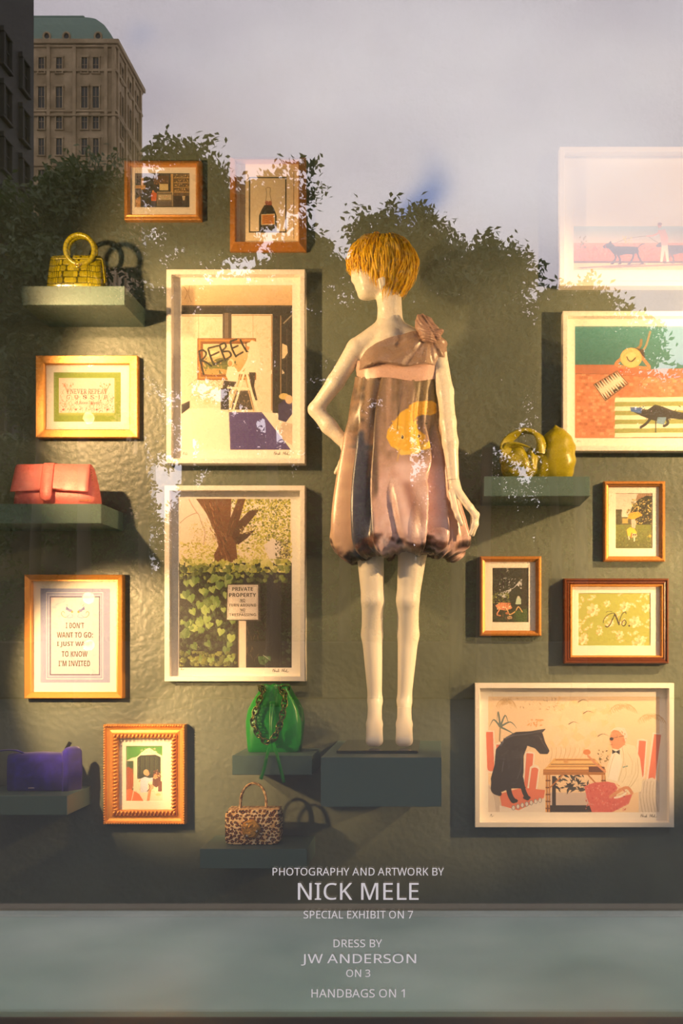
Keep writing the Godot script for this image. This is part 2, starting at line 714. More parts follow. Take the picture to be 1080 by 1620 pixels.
func tree(label: String, x: float, z: float, y0: float, y1: float, r: float, twig: Mesh, clumps: int) -> void:
	var g := -0.5
	var o := thing("street_tree", label, "tree", Vector3(x, g, z))
	var st := begin()
	var top := Vector3(x + rng.randf_range(-0.3, 0.3), lerpf(y0, y1, 0.55), z)
	tube(st, curve([Vector3(x, g, z), Vector3(x + rng.randf_range(-0.1, 0.1), y0 * 0.6, z), top], 5), [0.22, 0.19, 0.18, 0.17, 0.16, 0.15, 0.13, 0.12, 0.1, 0.08, 0.05], 9)
	obj("trunk", st, M.bark, o)
	var spots: Array[Transform3D] = []
	var h := y1 - y0
	st = begin()
	for i in clumps:
		var v := pow(rng.randf(), 0.8)
		var wide := r * (0.35 + 0.75 * sin(PI * clampf(v * 0.85 + 0.1, 0.0, 1.0)))
		var ang := rng.randf() * TAU
		var rr := wide * sqrt(rng.randf())
		var c := Vector3(x + cos(ang) * rr, y0 + h * 0.9 * v, z + sin(ang) * rr)
		if i < 12:
			tube(st, curve([top.lerp(Vector3(x, y0, z), rng.randf()), top.lerp(c, 0.5) + Vector3(0, -0.2, 0), c], 3), 0.035, 5)
		var br := rng.randf_range(0.45, 0.8)
		for k in 34:
			var dd := Vector3(rng.randfn(0, 1), rng.randfn(0, 0.75), rng.randfn(0, 1)).normalized() * br * pow(rng.randf(), 0.4)
			spots.append(Transform3D(Basis.from_euler(Vector3(rng.randf() * TAU, rng.randf() * TAU, 0)), c + dd - Vector3(x, g, z)))
	obj("branches", st, M.bark, o)
	leaves("foliage", spots, twig, o)


func leaves(called: String, spots: Array[Transform3D], twig: Mesh, o: Node3D) -> void:
	var mm := MultiMesh.new()
	mm.transform_format = MultiMesh.TRANSFORM_3D
	mm.mesh = twig
	mm.instance_count = spots.size()
	for i in spots.size():
		mm.set_instance_transform(i, spots[i])
	var n := MultiMeshInstance3D.new()
	n.name = called
	n.multimesh = mm
	n.material_override = M.leaf
	n.set_meta("kind", "stuff")
	o.add_child(n, true)


func shrub(x: float, z: float, h: float, twig: Mesh, i: int) -> void:
	var words := ["leftmost", "second", "third", "fourth", "middle", "sixth", "seventh", "eighth", "rightmost"]
	var o := thing("park_shrub", "tall dense park shrub, %s in the dark bank behind the street trees" % words[i], "shrub", Vector3(x, -0.5, z))
	var st := begin()
	var rings := []
	for a in 9:
		var v := a / 8.0
		var ring := []
		for b in 14:
			var t := TAU * b / 14
			var rr := 2.9 * sqrt(maxf(0.02, 1.0 - v * v)) * (0.85 + 0.15 * sin(t * 3.0 + i + v * 5.0))
			ring.append(Vector3(x + cos(t) * rr, -0.5 + v * h * 0.93, z - sin(t) * rr * 0.7))
		rings.append(ring)
	loft(st, rings)
	obj("inner_growth", st, M.bark, o)
	var spots: Array[Transform3D] = []
	for k in 1300:
		var v := rng.randf()
		var t := rng.randf() * TAU
		var rr := 3.0 * sqrt(maxf(0.02, 1.0 - v * v)) * rng.randf_range(0.9, 1.08)
		spots.append(Transform3D(Basis.from_euler(Vector3(rng.randf() * TAU, rng.randf() * TAU, 0)), Vector3(cos(t) * rr, v * h, sin(t) * rr * 0.75)))
	leaves("foliage", spots, twig, o)


func tower() -> void:
	var stone := mat(c8(166, 146, 116), 0.9)
	stone.albedo_texture = noise_tex(21, 0.02, 256, 4, false, 1, ramp(Color(0.72, 0.7, 0.66), Color.WHITE))
	stone.uv1_triplanar = true
	stone.uv1_world_triplanar = true
	stone.uv1_scale = Vector3.ONE * 0.09
	var copper := mat(c8(104, 124, 112), 0.8)
	var pane := mat(c8(30, 28, 28), 0.25)
	var D := 130.0
	var u := D / FX
	var zf := D - 1.6
	var X := func(p: float) -> float: return (p - VX) * u
	var Y := func(p: float) -> float: return CY + (VY - p) * u
	var o := thing("stone_tower", "ornate brown stone tower with a grey-green mansard roof, reflected at the upper left", "building", Vector3(X.call(118), -0.5, zf + 5))
	var x0: float = X.call(20)
	var x1: float = X.call(183)
	var top: float = Y.call(70)
	var st := begin()
	cbox(st, Vector3((x0 + x1) / 2, (top - 0.5) / 2, zf + 5.5), Vector3(x1 - x0, top + 0.5, 11.0), 0.05)
	obj("walls", st, stone, o)
	# cornices, string courses, corner piers
	st = begin()
	for p in [[68, 0.55, 0.5], [74, 0.3, 0.25], [112, 0.35, 0.22], [176, 0.3, 0.2], [184, 0.2, 0.35], [262, 0.3, 0.2]]:
		cbox(st, Vector3((x0 + x1) / 2, Y.call(p[0]), zf + 5.5), Vector3(x1 - x0 + p[2] * 2, p[1], 11.0 + p[2] * 2), 0.05)
	obj("cornice", st, stone, o)
	for p in [25, 77, 118, 168, 180]:
		boxmesh("pier", Vector3(X.call(p), (top - 0.5) / 2, zf - 0.06), Vector3(0.42, top + 0.4, 0.35), stone, o, 0.04)
	for k in 4:
		boxmesh("pier", Vector3(x1 + 0.06, (top - 0.5) / 2, zf + 0.6 + k * 3.3), Vector3(0.35, top + 0.4, 0.5), stone, o, 0.04)
	# windows with jambs, sill and head
	for row in [[92, 116, 9], [138, 172, 10], [183, 205, 9], [220, 246, 9], [270, 300, 9]]:
		for cx in [66, 94, 134, 152]:
			window(o, Vector3(X.call(cx), Y.call((row[0] + row[1]) * 0.5), zf), row[2] * u, (row[1] - row[0]) * u, stone, pane, false)
		for k in 3:
			window(o, Vector3(x1, Y.call((row[0] + row[1]) * 0.5), zf + 2.2 + k * 3.3), 0.9, (row[1] - row[0]) * u, stone, pane, true)
	# mansard: steep curved slope, flat deck, dormers
	st = begin()
	var rings := []
	for e in [[0.0, 0.0], [1.2, 0.35], [2.6, 0.95], [3.6, 1.7], [3.95, 2.3], [4.0, 2.6]]:
		var i: float = e[1]
		rings.append([Vector3(x0 - 0.2, top + e[0], zf - 0.1 + i * 0.5), Vector3(x1 - i * 1.6, top + e[0], zf - 0.1 + i * 0.5), Vector3(x1 - i * 1.6, top + e[0], zf + 11 - i), Vector3(x0 - 0.2, top + e[0], zf + 11 - i)])
	for r in rings:
		r.reverse()
	st.set_smooth_group(0xFFFFFFFF)
	for i in rings.size() - 1:
		for j in 4:
			quad(st, rings[i][j], rings[i][(j + 1) % 4], rings[i + 1][(j + 1) % 4], rings[i + 1][j])
	quad(st, rings[-1][0], rings[-1][1], rings[-1][2], rings[-1][3])
	obj("roof", st, copper, o)
	st = begin()
	cbox(st, Vector3(X.call(75), top + 4.05, zf + 5), Vector3(8.4, 0.25, 8), 0.05)
	obj("roof_curb", st, copper, o)
	for cx in [74, 105, 155]:
		var c := Vector3(X.call(cx), top + 0.95, zf + 0.1)
		var ring_st := begin()
		var pts := []
		for k in 16:
			pts.append(c + Vector3(cos(TAU * k / 16) * 0.42, sin(TAU * k / 16) * 0.52, -0.1))
		tube(ring_st, pts, 0.14, 6, true)
		var f := obj("dormer", ring_st, stone, o)
		var gst := begin()
		ball(gst, c, Vector3(0.36, 0.46, 0.12), 12, 6)
		obj("pane", gst, pane, f)
	# the paler block behind it
	var pale := thing("pale_tower", "slender pale tower just behind the brown stone tower in the reflection", "building", Vector3(X.call(212) * 1.28, -0.5, zf + 42))
	var u2 := (zf + 36 + 1.6) / FX
	var ps := mat(c8(190, 192, 196), 0.8)
	var steps := [[0, 66.0, 17.0], [66.0, 72.0, 15.6], [72.0, 76.5, 14.2], [76.5, 80.0, 12.6]]
	st = begin()
	for s in steps:
		var right: float = (225.0 - VX) * u2 - (17.0 - s[2]) * 0.62
		cbox(st, Vector3(right - 4.0, (s[0] + s[1]) / 2, zf + 40), Vector3(8.0, s[1] - s[0], 8), 0.1)
	obj("walls", st, ps, pale)
	# dark slab at the left edge
	var dark := mat(c8(46, 44, 42), 0.85)
	var dx := (54.0 - VX) / FX * 56.0
	var b := thing("dark_block", "near-black tall building at the reflection's left edge", "building", Vector3(dx - 5, -0.5, 50))
	st = begin()
	cbox(st, Vector3(dx - 5, 19.5, 49.4), Vector3(10, 40, 10), 0.05)
	obj("walls", st, dark, b)
	for r in 9:
		for c in 4:
			window(b, Vector3(dx, 30.3 - r * 2.6, 46.0 + c * 2.3), 0.8, 1.5, dark, pane, true)


func window(o: Node3D, c: Vector3, w: float, h: float, stone: Material, pane: Material, side: bool) -> void:
	var st := begin()
	var t := 0.14
	var n := Vector3(0, 0, -1)
	var e := Vector3(1, 0, 0)
	if side:
		n = Vector3(1, 0, 0)
		e = Vector3(0, 0, 1)
	for b in [[-w / 2 - t / 2, 0.0, t, h], [w / 2 + t / 2, 0.0, t, h], [0.0, h / 2 + t, w + t * 3, t * 2], [0.0, -h / 2 - t / 2, w + t * 3, t]]:
		cbox(st, c + e * b[0] + Vector3(0, b[1], 0) + n * 0.08, e.abs() * b[2] + Vector3(0, b[3], 0) + n.abs() * 0.3, 0.03)
	for b in [[0.0, 0.0, 0.05, h], [0.0, h * 0.05, w, 0.06]]:
		cbox(st, c + e * b[0] + Vector3(0, b[1], 0) + n * 0.05, e.abs() * b[2] + Vector3(0, b[3], 0) + n.abs() * 0.08)
	var f := obj("window", st, stone, o)
	st = begin()
	cbox(st, c + n * 0.02, e.abs() * w + Vector3(0, h, 0) + n.abs() * 0.06)
	obj("pane", st, pane, f)


# ---------------------------------------------------------------- prints: what the sheets in the frames show
class Canvas:
	var im: Image
	var x0: float
	var y0: float
	var k: float
	var w: int
	var h: int
	var r := RandomNumberGenerator.new()

	func _init(a: float, b: float, c: float, d: float, scale: float, bg: Color) -> void:
		x0 = a
		y0 = b
		k = scale
		w = int((c - a) * k)
		h = int((d - b) * k)
		im = Image.create(w, h, false, Image.FORMAT_RGB8)
		im.fill(bg)
		r.seed = int(a * 7 + b)

	func rect(a: float, b: float, c: float, d: float, col: Color) -> void:
		im.fill_rect(Rect2i(roundi((a - x0) * k), roundi((b - y0) * k), maxi(1, roundi((c - a) * k)), maxi(1, roundi((d - b) * k))), col)

	func grad(a: float, b: float, c: float, d: float, c0: Color, c1: Color) -> void:
		var n := int((d - b) * k)
		for i in n:
			im.fill_rect(Rect2i(roundi((a - x0) * k), roundi((b - y0) * k) + i, roundi((c - a) * k), 1), c0.lerp(c1, float(i) / n))

	func poly(p: Array, col: Color) -> void:
		var n := p.size() / 2
		var ys := []
		var lo := 1e9
		var hi := -1e9
		for i in n:
			lo = minf(lo, (p[i * 2 + 1] - y0) * k)
			hi = maxf(hi, (p[i * 2 + 1] - y0) * k)
		for y in range(maxi(0, int(lo)), mini(h, int(hi) + 1)):
			var xs := []
			var fy := y + 0.5
			for i in n:
				var j := (i + 1) % n
				var ya: float = (p[i * 2 + 1] - y0) * k
				var yb: float = (p[j * 2 + 1] - y0) * k
				if (ya <= fy) != (yb <= fy):
					xs.append(((p[i * 2] - x0) + (p[j * 2] - p[i * 2]) * (fy - ya) / (yb - ya)) * k)
			xs.sort()
			for i in range(0, xs.size() - 1, 2):
				var a := maxi(0, roundi(xs[i]))
				var b := mini(w, roundi(xs[i + 1]))
				if b > a:
					im.fill_rect(Rect2i(a, y, b - a, 1), col)

	func disc(x: float, y: float, rx: float, ry: float, col: Color, turn := 0.0) -> void:
		var p := []
		for i in 20:
			var v := Vector2(cos(TAU * i / 20) * rx, sin(TAU * i / 20) * ry).rotated(turn)
			p.append(x + v.x)
			p.append(y + v.y)
		poly(p, col)

	func line(p: Array, width: float, col: Color, taper := false) -> void:
		var n := p.size() / 2
		for i in n - 1:
			var a := Vector2(p[i * 2], p[i * 2 + 1])
			var b := Vector2(p[i * 2 + 2], p[i * 2 + 3])
			var wa := width
			var wb := width
			if taper:
				wa = width * (1.0 - float(i) / n)
				wb = width * (1.0 - float(i + 1) / n)
			var t := (b - a).normalized().orthogonal() * 0.5
			poly([a.x + t.x * wa, a.y + t.y * wa, b.x + t.x * wb, b.y + t.y * wb, b.x - t.x * wb, b.y - t.y * wb, a.x - t.x * wa, a.y - t.y * wa], col)
			if width * k > 2.5:
				disc(b.x, b.y, wb * 0.5, wb * 0.5, col)

	# a smooth stroke through points
	func stroke(p: Array, width: float, col: Color, taper := false) -> void:
		var out := []
		var n := p.size() / 2
		for i in n - 1:
			var v: Array[Vector2] = []
			for o in [-1, 0, 1, 2]:
				var q := clampi(i + o, 0, n - 1)
				v.append(Vector2(p[q * 2], p[q * 2 + 1]))
			for s in 6:
				var c := v[1].cubic_interpolate(v[2], v[0], v[3], s / 6.0)
				out.append(c.x)
				out.append(c.y)
		out.append(p[-2])
		out.append(p[-1])
		line(out, width, col, taper)

	# many small leaves or daubs in an area
	func daubs(a: float, b: float, c: float, d: float, n: int, size: float, cols: Array, shape := 0.55) -> void:
		for i in n:
			var x := r.randf_range(a, c)
			var y := r.randf_range(b, d)
			daub(x, y, size * r.randf_range(0.5, 1.3), shape, cols[r.randi() % cols.size()])

	func daub(x: float, y: float, s: float, shape: float, col: Color) -> void:
		var u := Vector2.from_angle(r.randf() * TAU) * s
		var v := u.orthogonal() * shape
		poly([x + u.x, y + u.y, x + v.x, y + v.y, x - u.x, y - u.y, x - v.x, y - v.y], col)

	func grain(amount: float) -> void:
		for y in h:
			for x in range(y % 2, w, 2):
				var c := im.get_pixel(x, y)
				im.set_pixel(x, y, c.lightened(r.randf() * amount) if r.randf() < 0.5 else c.darkened(r.randf() * amount))

	# lettering, fitted into width x height above a base line
	func text(s: String, cx: float, base: float, height: float, width: float, col: Color, font: Font, slant := 0.0) -> void:
		var t := TextMesh.new()
		t.text = s
		t.font = font
		t.font_size = 64
		t.pixel_size = 0.01
		t.depth = 0.0
		t.curve_step = 1.0
		var arr := t.get_mesh_arrays()
		var v: PackedVector3Array = arr[Mesh.ARRAY_VERTEX]
		var id: PackedInt32Array = arr[Mesh.ARRAY_INDEX]
		if v.is_empty():
			return
		var lo := v[0]
		var hi := v[0]
		for q in v:
			lo = lo.min(q)
			hi = hi.max(q)
		var capsz := hi.y - lo.y
		var f := func(q: Vector3) -> Vector2:
			var yy := (q.y - lo.y) / capsz
			return Vector2(cx + ((q.x - lo.x) / (hi.x - lo.x) - 0.5) * width + slant * yy * height, base - yy * height)
		for i in range(0, id.size(), 3):
			var a: Vector2 = f.call(v[id[i]])
			var b: Vector2 = f.call(v[id[i + 1]])
			var c: Vector2 = f.call(v[id[i + 2]])
			poly([a.x, a.y, b.x, b.y, c.x, c.y], col)

	func signature(x: float, y: float, s: float) -> void:
		var ink := Color(0.2, 0.19, 0.18)
		stroke([x, y, x + 1.5 * s, y - 5 * s, x + 3 * s, y, x + 4 * s, y - 5.5 * s], 0.6, ink)
		stroke([x + 4 * s, y - 1 * s, x + 5.5 * s, y - 2.4 * s, x + 6 * s, y, x + 7.5 * s, y - 2 * s, x + 8 * s, y, x + 10 * s, y - 5 * s, x + 9.4 * s, y, x + 11 * s, y - 2 * s], 0.5, ink)
		stroke([x + 15 * s, y, x + 16.4 * s, y - 5 * s, x + 17.6 * s, y - 1 * s, x + 19.5 * s, y - 5.5 * s, x + 19 * s, y, x + 21 * s, y - 2 * s, x + 22 * s, y - 0.4 * s, x + 23.6 * s, y - 5 * s, x + 23 * s, y, x + 27 * s, y - 1 * s], 0.55, ink)

	# melt what has been painted so far
	func soften(px: float) -> void:
		im.resize(maxi(4, int(w / (px * k))), maxi(4, int(h / (px * k))), Image.INTERPOLATE_LANCZOS)
		im.resize(w, h, Image.INTERPOLATE_CUBIC)

	func texture() -> ImageTexture:
		return ImageTexture.create_from_image(im)


func sans(bold := false) -> SystemFont:
	var f := SystemFont.new()
	f.font_names = PackedStringArray(["Droid Sans"])
	f.font_weight = 700 if bold else 400
	return f


func serif() -> SystemFont:
	var f := SystemFont.new()
	f.font_names = PackedStringArray(["Droid Serif"])
	return f


# sheet lying parallel to the wall, its front at depth z, with its print
func sheet(called: String, r: Array, z: float, tex: Texture2D, o: Node3D, rough := 0.75) -> void:
	var m := mat(Color.WHITE, rough)
	m.albedo_texture = tex
	var a := at(r[0], r[3], z)
	var b := at(r[2], r[1], z)
	var st := begin()
	st.set_smooth_group(0xFFFFFFFF)
	quad(st, a, Vector3(b.x, a.y, z), b, Vector3(a.x, b.y, z))
	var e := Rect2(0.01, 0.01, 0.01, 0.01)
	var t := Vector3(0, 0, 0.0012)
	quad(st, Vector3(b.x, a.y, z) - t, a - t, Vector3(a.x, b.y, z) - t, b - t, e)
	quad(st, a - t, Vector3(b.x, a.y, z) - t, Vector3(b.x, a.y, z), a, e)
	quad(st, Vector3(a.x, b.y, z), b, b - t, Vector3(a.x, b.y, z) - t, e)
	quad(st, a - t, a, Vector3(a.x, b.y, z), Vector3(a.x, b.y, z) - t, e)
	quad(st, Vector3(b.x, a.y, z), Vector3(b.x, a.y, z) - t, b - t, b, e)
	obj(called, st, m, o)


# four mitred rails: profile points are [inset in px, height above the wall]
func rails(o: Node3D, r: Array, zf: float, profile: Array, m: Material) -> void:
	var a := at(r[0], r[3], zf)
	var b := at(r[2], r[1], zf)
	var s := mpp(zf)
	var corner := [Vector2(a.x, a.y), Vector2(b.x, a.y), Vector2(b.x, b.y), Vector2(a.x, b.y)]
	var inward := [Vector2(1, 1), Vector2(-1, 1), Vector2(-1, -1), Vector2(1, -1)]
	for i in 4:
		var j := (i + 1) % 4
		var st := begin()
		st.set_smooth_group(0xFFFFFFFF)
		var pa := []
		var pb := []
		for p in profile:
			var ca: Vector2 = corner[i] + inward[i] * p[0] * s
			var cb: Vector2 = corner[j] + inward[j] * p[0] * s
			pa.append(Vector3(ca.x, ca.y, p[1]))
			pb.append(Vector3(cb.x, cb.y, p[1]))
		for q in profile.size() - 1:
			quad(st, pa[q], pb[q], pb[q + 1], pa[q + 1])
		obj("frame_rail", st, m, o)


func mat_ring(o: Node3D, outer: Array, inner: Array, z: float, m: Material) -> void:
	var a := at(outer[0], outer[3], z)
	var b := at(outer[2], outer[1], z)
	var c := at(inner[0], inner[3], z)
	var d := at(inner[2], inner[1], z)
	var p := [a, Vector3(b.x, a.y, z), b, Vector3(a.x, b.y, z)]
	var q := [c, Vector3(d.x, c.y, z), d, Vector3(c.x, d.y, z)]
	var e := [Vector3(0.0015, 0.0015, -0.002), Vector3(-0.0015, 0.0015, -0.002), Vector3(-0.0015, -0.0015, -0.002), Vector3(0.0015, -0.0015, -0.002)]
	var st := begin()
	st.set_smooth_group(0xFFFFFFFF)
	for i in 4:
		var j := (i + 1) % 4
		quad(st, p[i], p[j], q[j], q[i])
		quad(st, q[i], q[j], q[j] + e[j], q[i] + e[i])
	obj("mat_board", st, m, o)


func picture(label: String, outer: Array, zf: float, lean := 0.0) -> Node3D:
	var p := at((outer[0] + outer[2]) * 0.5, outer[3], zf)
	p.z = 0.0
	return thing("framed_picture", label, "picture", p, "framed pictures on the window's back wall")


func glazing(o: Node3D, r: Array, z: float) -> void:
	var a := at(r[0], r[3], z)
	var b := at(r[2], r[1], z)
	boxmesh("glazing", (a + b) / 2, Vector3(b.x - a.x, b.y - a.y, 0.002), M.glass, o)


# white shadow-box frame holding a floated paper with a printed photograph
func white_frame(label: String, outer: Array, paper: Array, c: Canvas) -> Node3D:
	var zf := 0.046
	var o := picture(label, outer, zf)
	rails(o, outer, zf, [[0, 0.0], [0, zf - 0.001], [0.6, zf], [7.4, zf], [8, zf - 0.001], [8, 0.004]], M.white_frame)
	var f := 3.0
	var st := begin()
	var a := at(outer[0] + f, outer[3] - f, zf)
	var b := at(outer[2] - f, outer[1] + f, zf)
	cbox(st, Vector3((a.x + b.x) / 2, (a.y + b.y) / 2, 0.004), Vector3(b.x - a.x, b.y - a.y, 0.006))
	obj("backing_board", st, M.paper, o)
	sheet("print", paper, 0.0105, c.texture(), o)
	glazing(o, [outer[0] + 7, outer[1] + 7, outer[2] - 7, outer[3] - 7], 0.034)
	return o


func gold_frame(label: String, outer: Array, zf: float, profile: Array, m: Material, opening: Array, print_: Array, c: Canvas, board: Material) -> Node3D:
	var o := picture(label, outer, zf)
	rails(o, outer, zf, profile, m)
	var zb := 0.012
	sheet("print", [print_[0] - 1, print_[1] - 1, print_[2] + 1, print_[3] + 1], zb - 0.003, c.texture(), o)
	mat_ring(o, [opening[0] - 4, opening[1] - 4, opening[2] + 4, opening[3] + 4], print_, zb, board)
	glazing(o, [opening[0] - 2, opening[1] - 2, opening[2] + 2, opening[3] + 2], zb + 0.006)
	return o


func pictures() -> void:
	white_frame("white-framed photo of a ladder and a graffiti-sprayed painting above a purple rug", [263, 426, 482, 733], [271, 434, 474, 725], print_rebel())
	white_frame("white-framed photo of a tree, ivy wall and private property sign", [260, 768, 482, 1078], [268, 776, 474, 1070], print_private())
	white_frame("white-framed photo of dogs walked past an orange hedge, top right", [885, 232, 1226, 452], [893, 240, 1218, 444], print_walk())
	white_frame("white-framed photo of a straw-hatted bather at a teal pool edge", [890, 492, 1226, 713], [898, 500, 1218, 705], print_pool())
	white_frame("white-framed photo of a cream-jacketed man facing a black dog over a table", [751, 1081, 1066, 1309], [759, 1089, 1058, 1301], print_game())
	var flat := [[0, 0.0], [0, 0.028], [1, 0.03], [12, 0.026], [13.5, 0.022], [13.5, 0.006]]
	gold_frame("wide pale gold frame with a green-bordered pink card about gossip", [56, 562, 217, 692], 0.03, flat, M.gold, [69.5, 575.5, 203.5, 678.5], [71, 577, 201, 677], print_gossip(), M.matboard)
	var deep := [[0, 0.0], [0, 0.036], [1, 0.038], [8, 0.03], [10, 0.03], [10, 0.006]]
	gold_frame("tall gold frame with a lavender card of stacked words under two blue birds", [38, 909, 193, 1105], 0.038, deep, M.gold, [48, 919, 183, 1095], [51, 921, 183, 1095], print_invited(), M.matboard)
	var step := [[0, 0.0], [0, 0.026], [2.2, 0.03], [4.2, 0.03], [4.4, 0.025], [7, 0.022], [7.2, 0.018], [8.5, 0.016], [8.5, 0.006]]
	gold_frame("small gold frame with a yellow umbrella and a yellow-coated dog on grass", [955, 761, 1052, 888], 0.03, step, M.old_gold, [963.5, 769.5, 1043.5, 879.5], [973, 780, 1032, 868], print_umbrella(), M.matboard)
	gold_frame("small gold frame with a shady photo of figures under dark trees", [759, 880, 856, 1006], 0.03, step, M.old_gold, [767.5, 888.5, 847.5, 997.5], [778, 898, 836, 985], print_shade(), M.matboard)
	var shop := [[0, 0.0], [0, 0.022], [1.5, 0.024], [3.5, 0.032], [6, 0.034], [7.5, 0.026], [8.5, 0.024], [8.5, 0.006]]
	gold_frame("small landscape gold frame at the top left with a dim shop interior photo", [195, 252, 317, 346], 0.034, shop, M.gold, [203.5, 260.5, 308.5, 337.5], [213, 273, 300, 328], print_shop(), M.matboard)
	var scoop := [[0, 0.0], [0, 0.012], [9, 0.042], [10.5, 0.042], [10.5, 0.006]]
	gold_frame("brown-sided frame with a champagne bottle drawing inside a black line border", [362, 245, 483, 395], 0.03, scoop, M.old_gold, [372.5, 255.5, 472.5, 384.5], [378, 258, 473, 386], print_bottle(), M.matboard)
	# dark wood frame with a gilt slip
	var wood := [[0, 0.0], [0, 0.03], [1.5, 0.036], [3, 0.036], [4, 0.03], [7, 0.032], [8.5, 0.026], [9.5, 0.026]]
	var o := gold_frame("dark walnut frame with a gilt inner edge round a green floral card reading No", [892, 915, 1058, 1050], 0.036, wood, M.walnut, [905, 928, 1042, 1035], [914, 938, 1029, 1022], print_no(), M.matboard)
	rails(o, [901.5, 924.5, 1048.5, 1040.5], 0.026, [[0, 0.026], [0.6, 0.029], [1.8, 0.029], [2.8, 0.022], [3.6, 0.022], [3.6, 0.006]], M.gold)
	for k in range(4, 8):
		var rl: Node = o.get_child(o.get_child_count() - 8 + k)
		rl.name = "gilt_slip"
		rl.set_meta("label", "thin gilt inner slip")
	# ornate frame: cove rails, beads outside, leaf carving inside
	var cove := [[0, 0.0], [0, 0.03], [1.5, 0.038], [3, 0.038], [5, 0.029], [9, 0.026], [13, 0.028], [14.5, 0.034], [20, 0.03], [22, 0.024], [22.5, 0.006]]
	o = gold_frame("ornate beaded gold frame with a photo of children at a white mirror", [164, 1146, 293, 1304], 0.03, cove, M.gold, [186.5, 1168.5, 270.5, 1281.5], [199, 1180, 257, 1268], print_mirror(), M.matboard)
	for side in [[165.6, 1147.6, 291.4, 1147.6], [165.6, 1302.4, 291.4, 1302.4], [165.6, 1150, 165.6, 1300], [291.4, 1150, 291.4, 1300]]:
		var st := begin()
		var n := int(Vector2(side[0] - side[2], side[1] - side[3]).length() / 4.0)
		for i in n + 1:
			var f := float(i) / n
			var p := at(lerpf(side[0], side[2], f), lerpf(side[1], side[3], f), 0.03)
			p.z = 0.0375
			ball(st, p, Vector3.ONE * 0.0036, 8, 5)
		obj("beading", st, M.gold, o)
	for side in [[181, 1164.4, 276, 1164.4, 0], [181, 1285.6, 276, 1285.6, 0], [182.4, 1169, 182.4, 1281, 1], [274.6, 1169, 274.6, 1281, 1]]:
		var st := begin()
		var n := int(Vector2(side[0] - side[2], side[1] - side[3]).length() / 5.6)
		for i in n + 1:
			var f := float(i) / n
			var p := at(lerpf(side[0], side[2], f), lerpf(side[1], side[3], f), 0.03)
			var ud := Vector3(0.0085, 0.004, 0) if side[4] == 1 else Vector3(0.0036, 0.0085, 0)
			p.z = 0.0345
			tube(st, [p - ud, p - ud * 0.4 + Vector3(0, 0, 0.003), p + ud * 0.4 + Vector3(0, 0, 0.003), p + ud], [0.0014, 0.004, 0.0046, 0.0014], 7)
		obj("leaf_carving", st, M.gold, o)


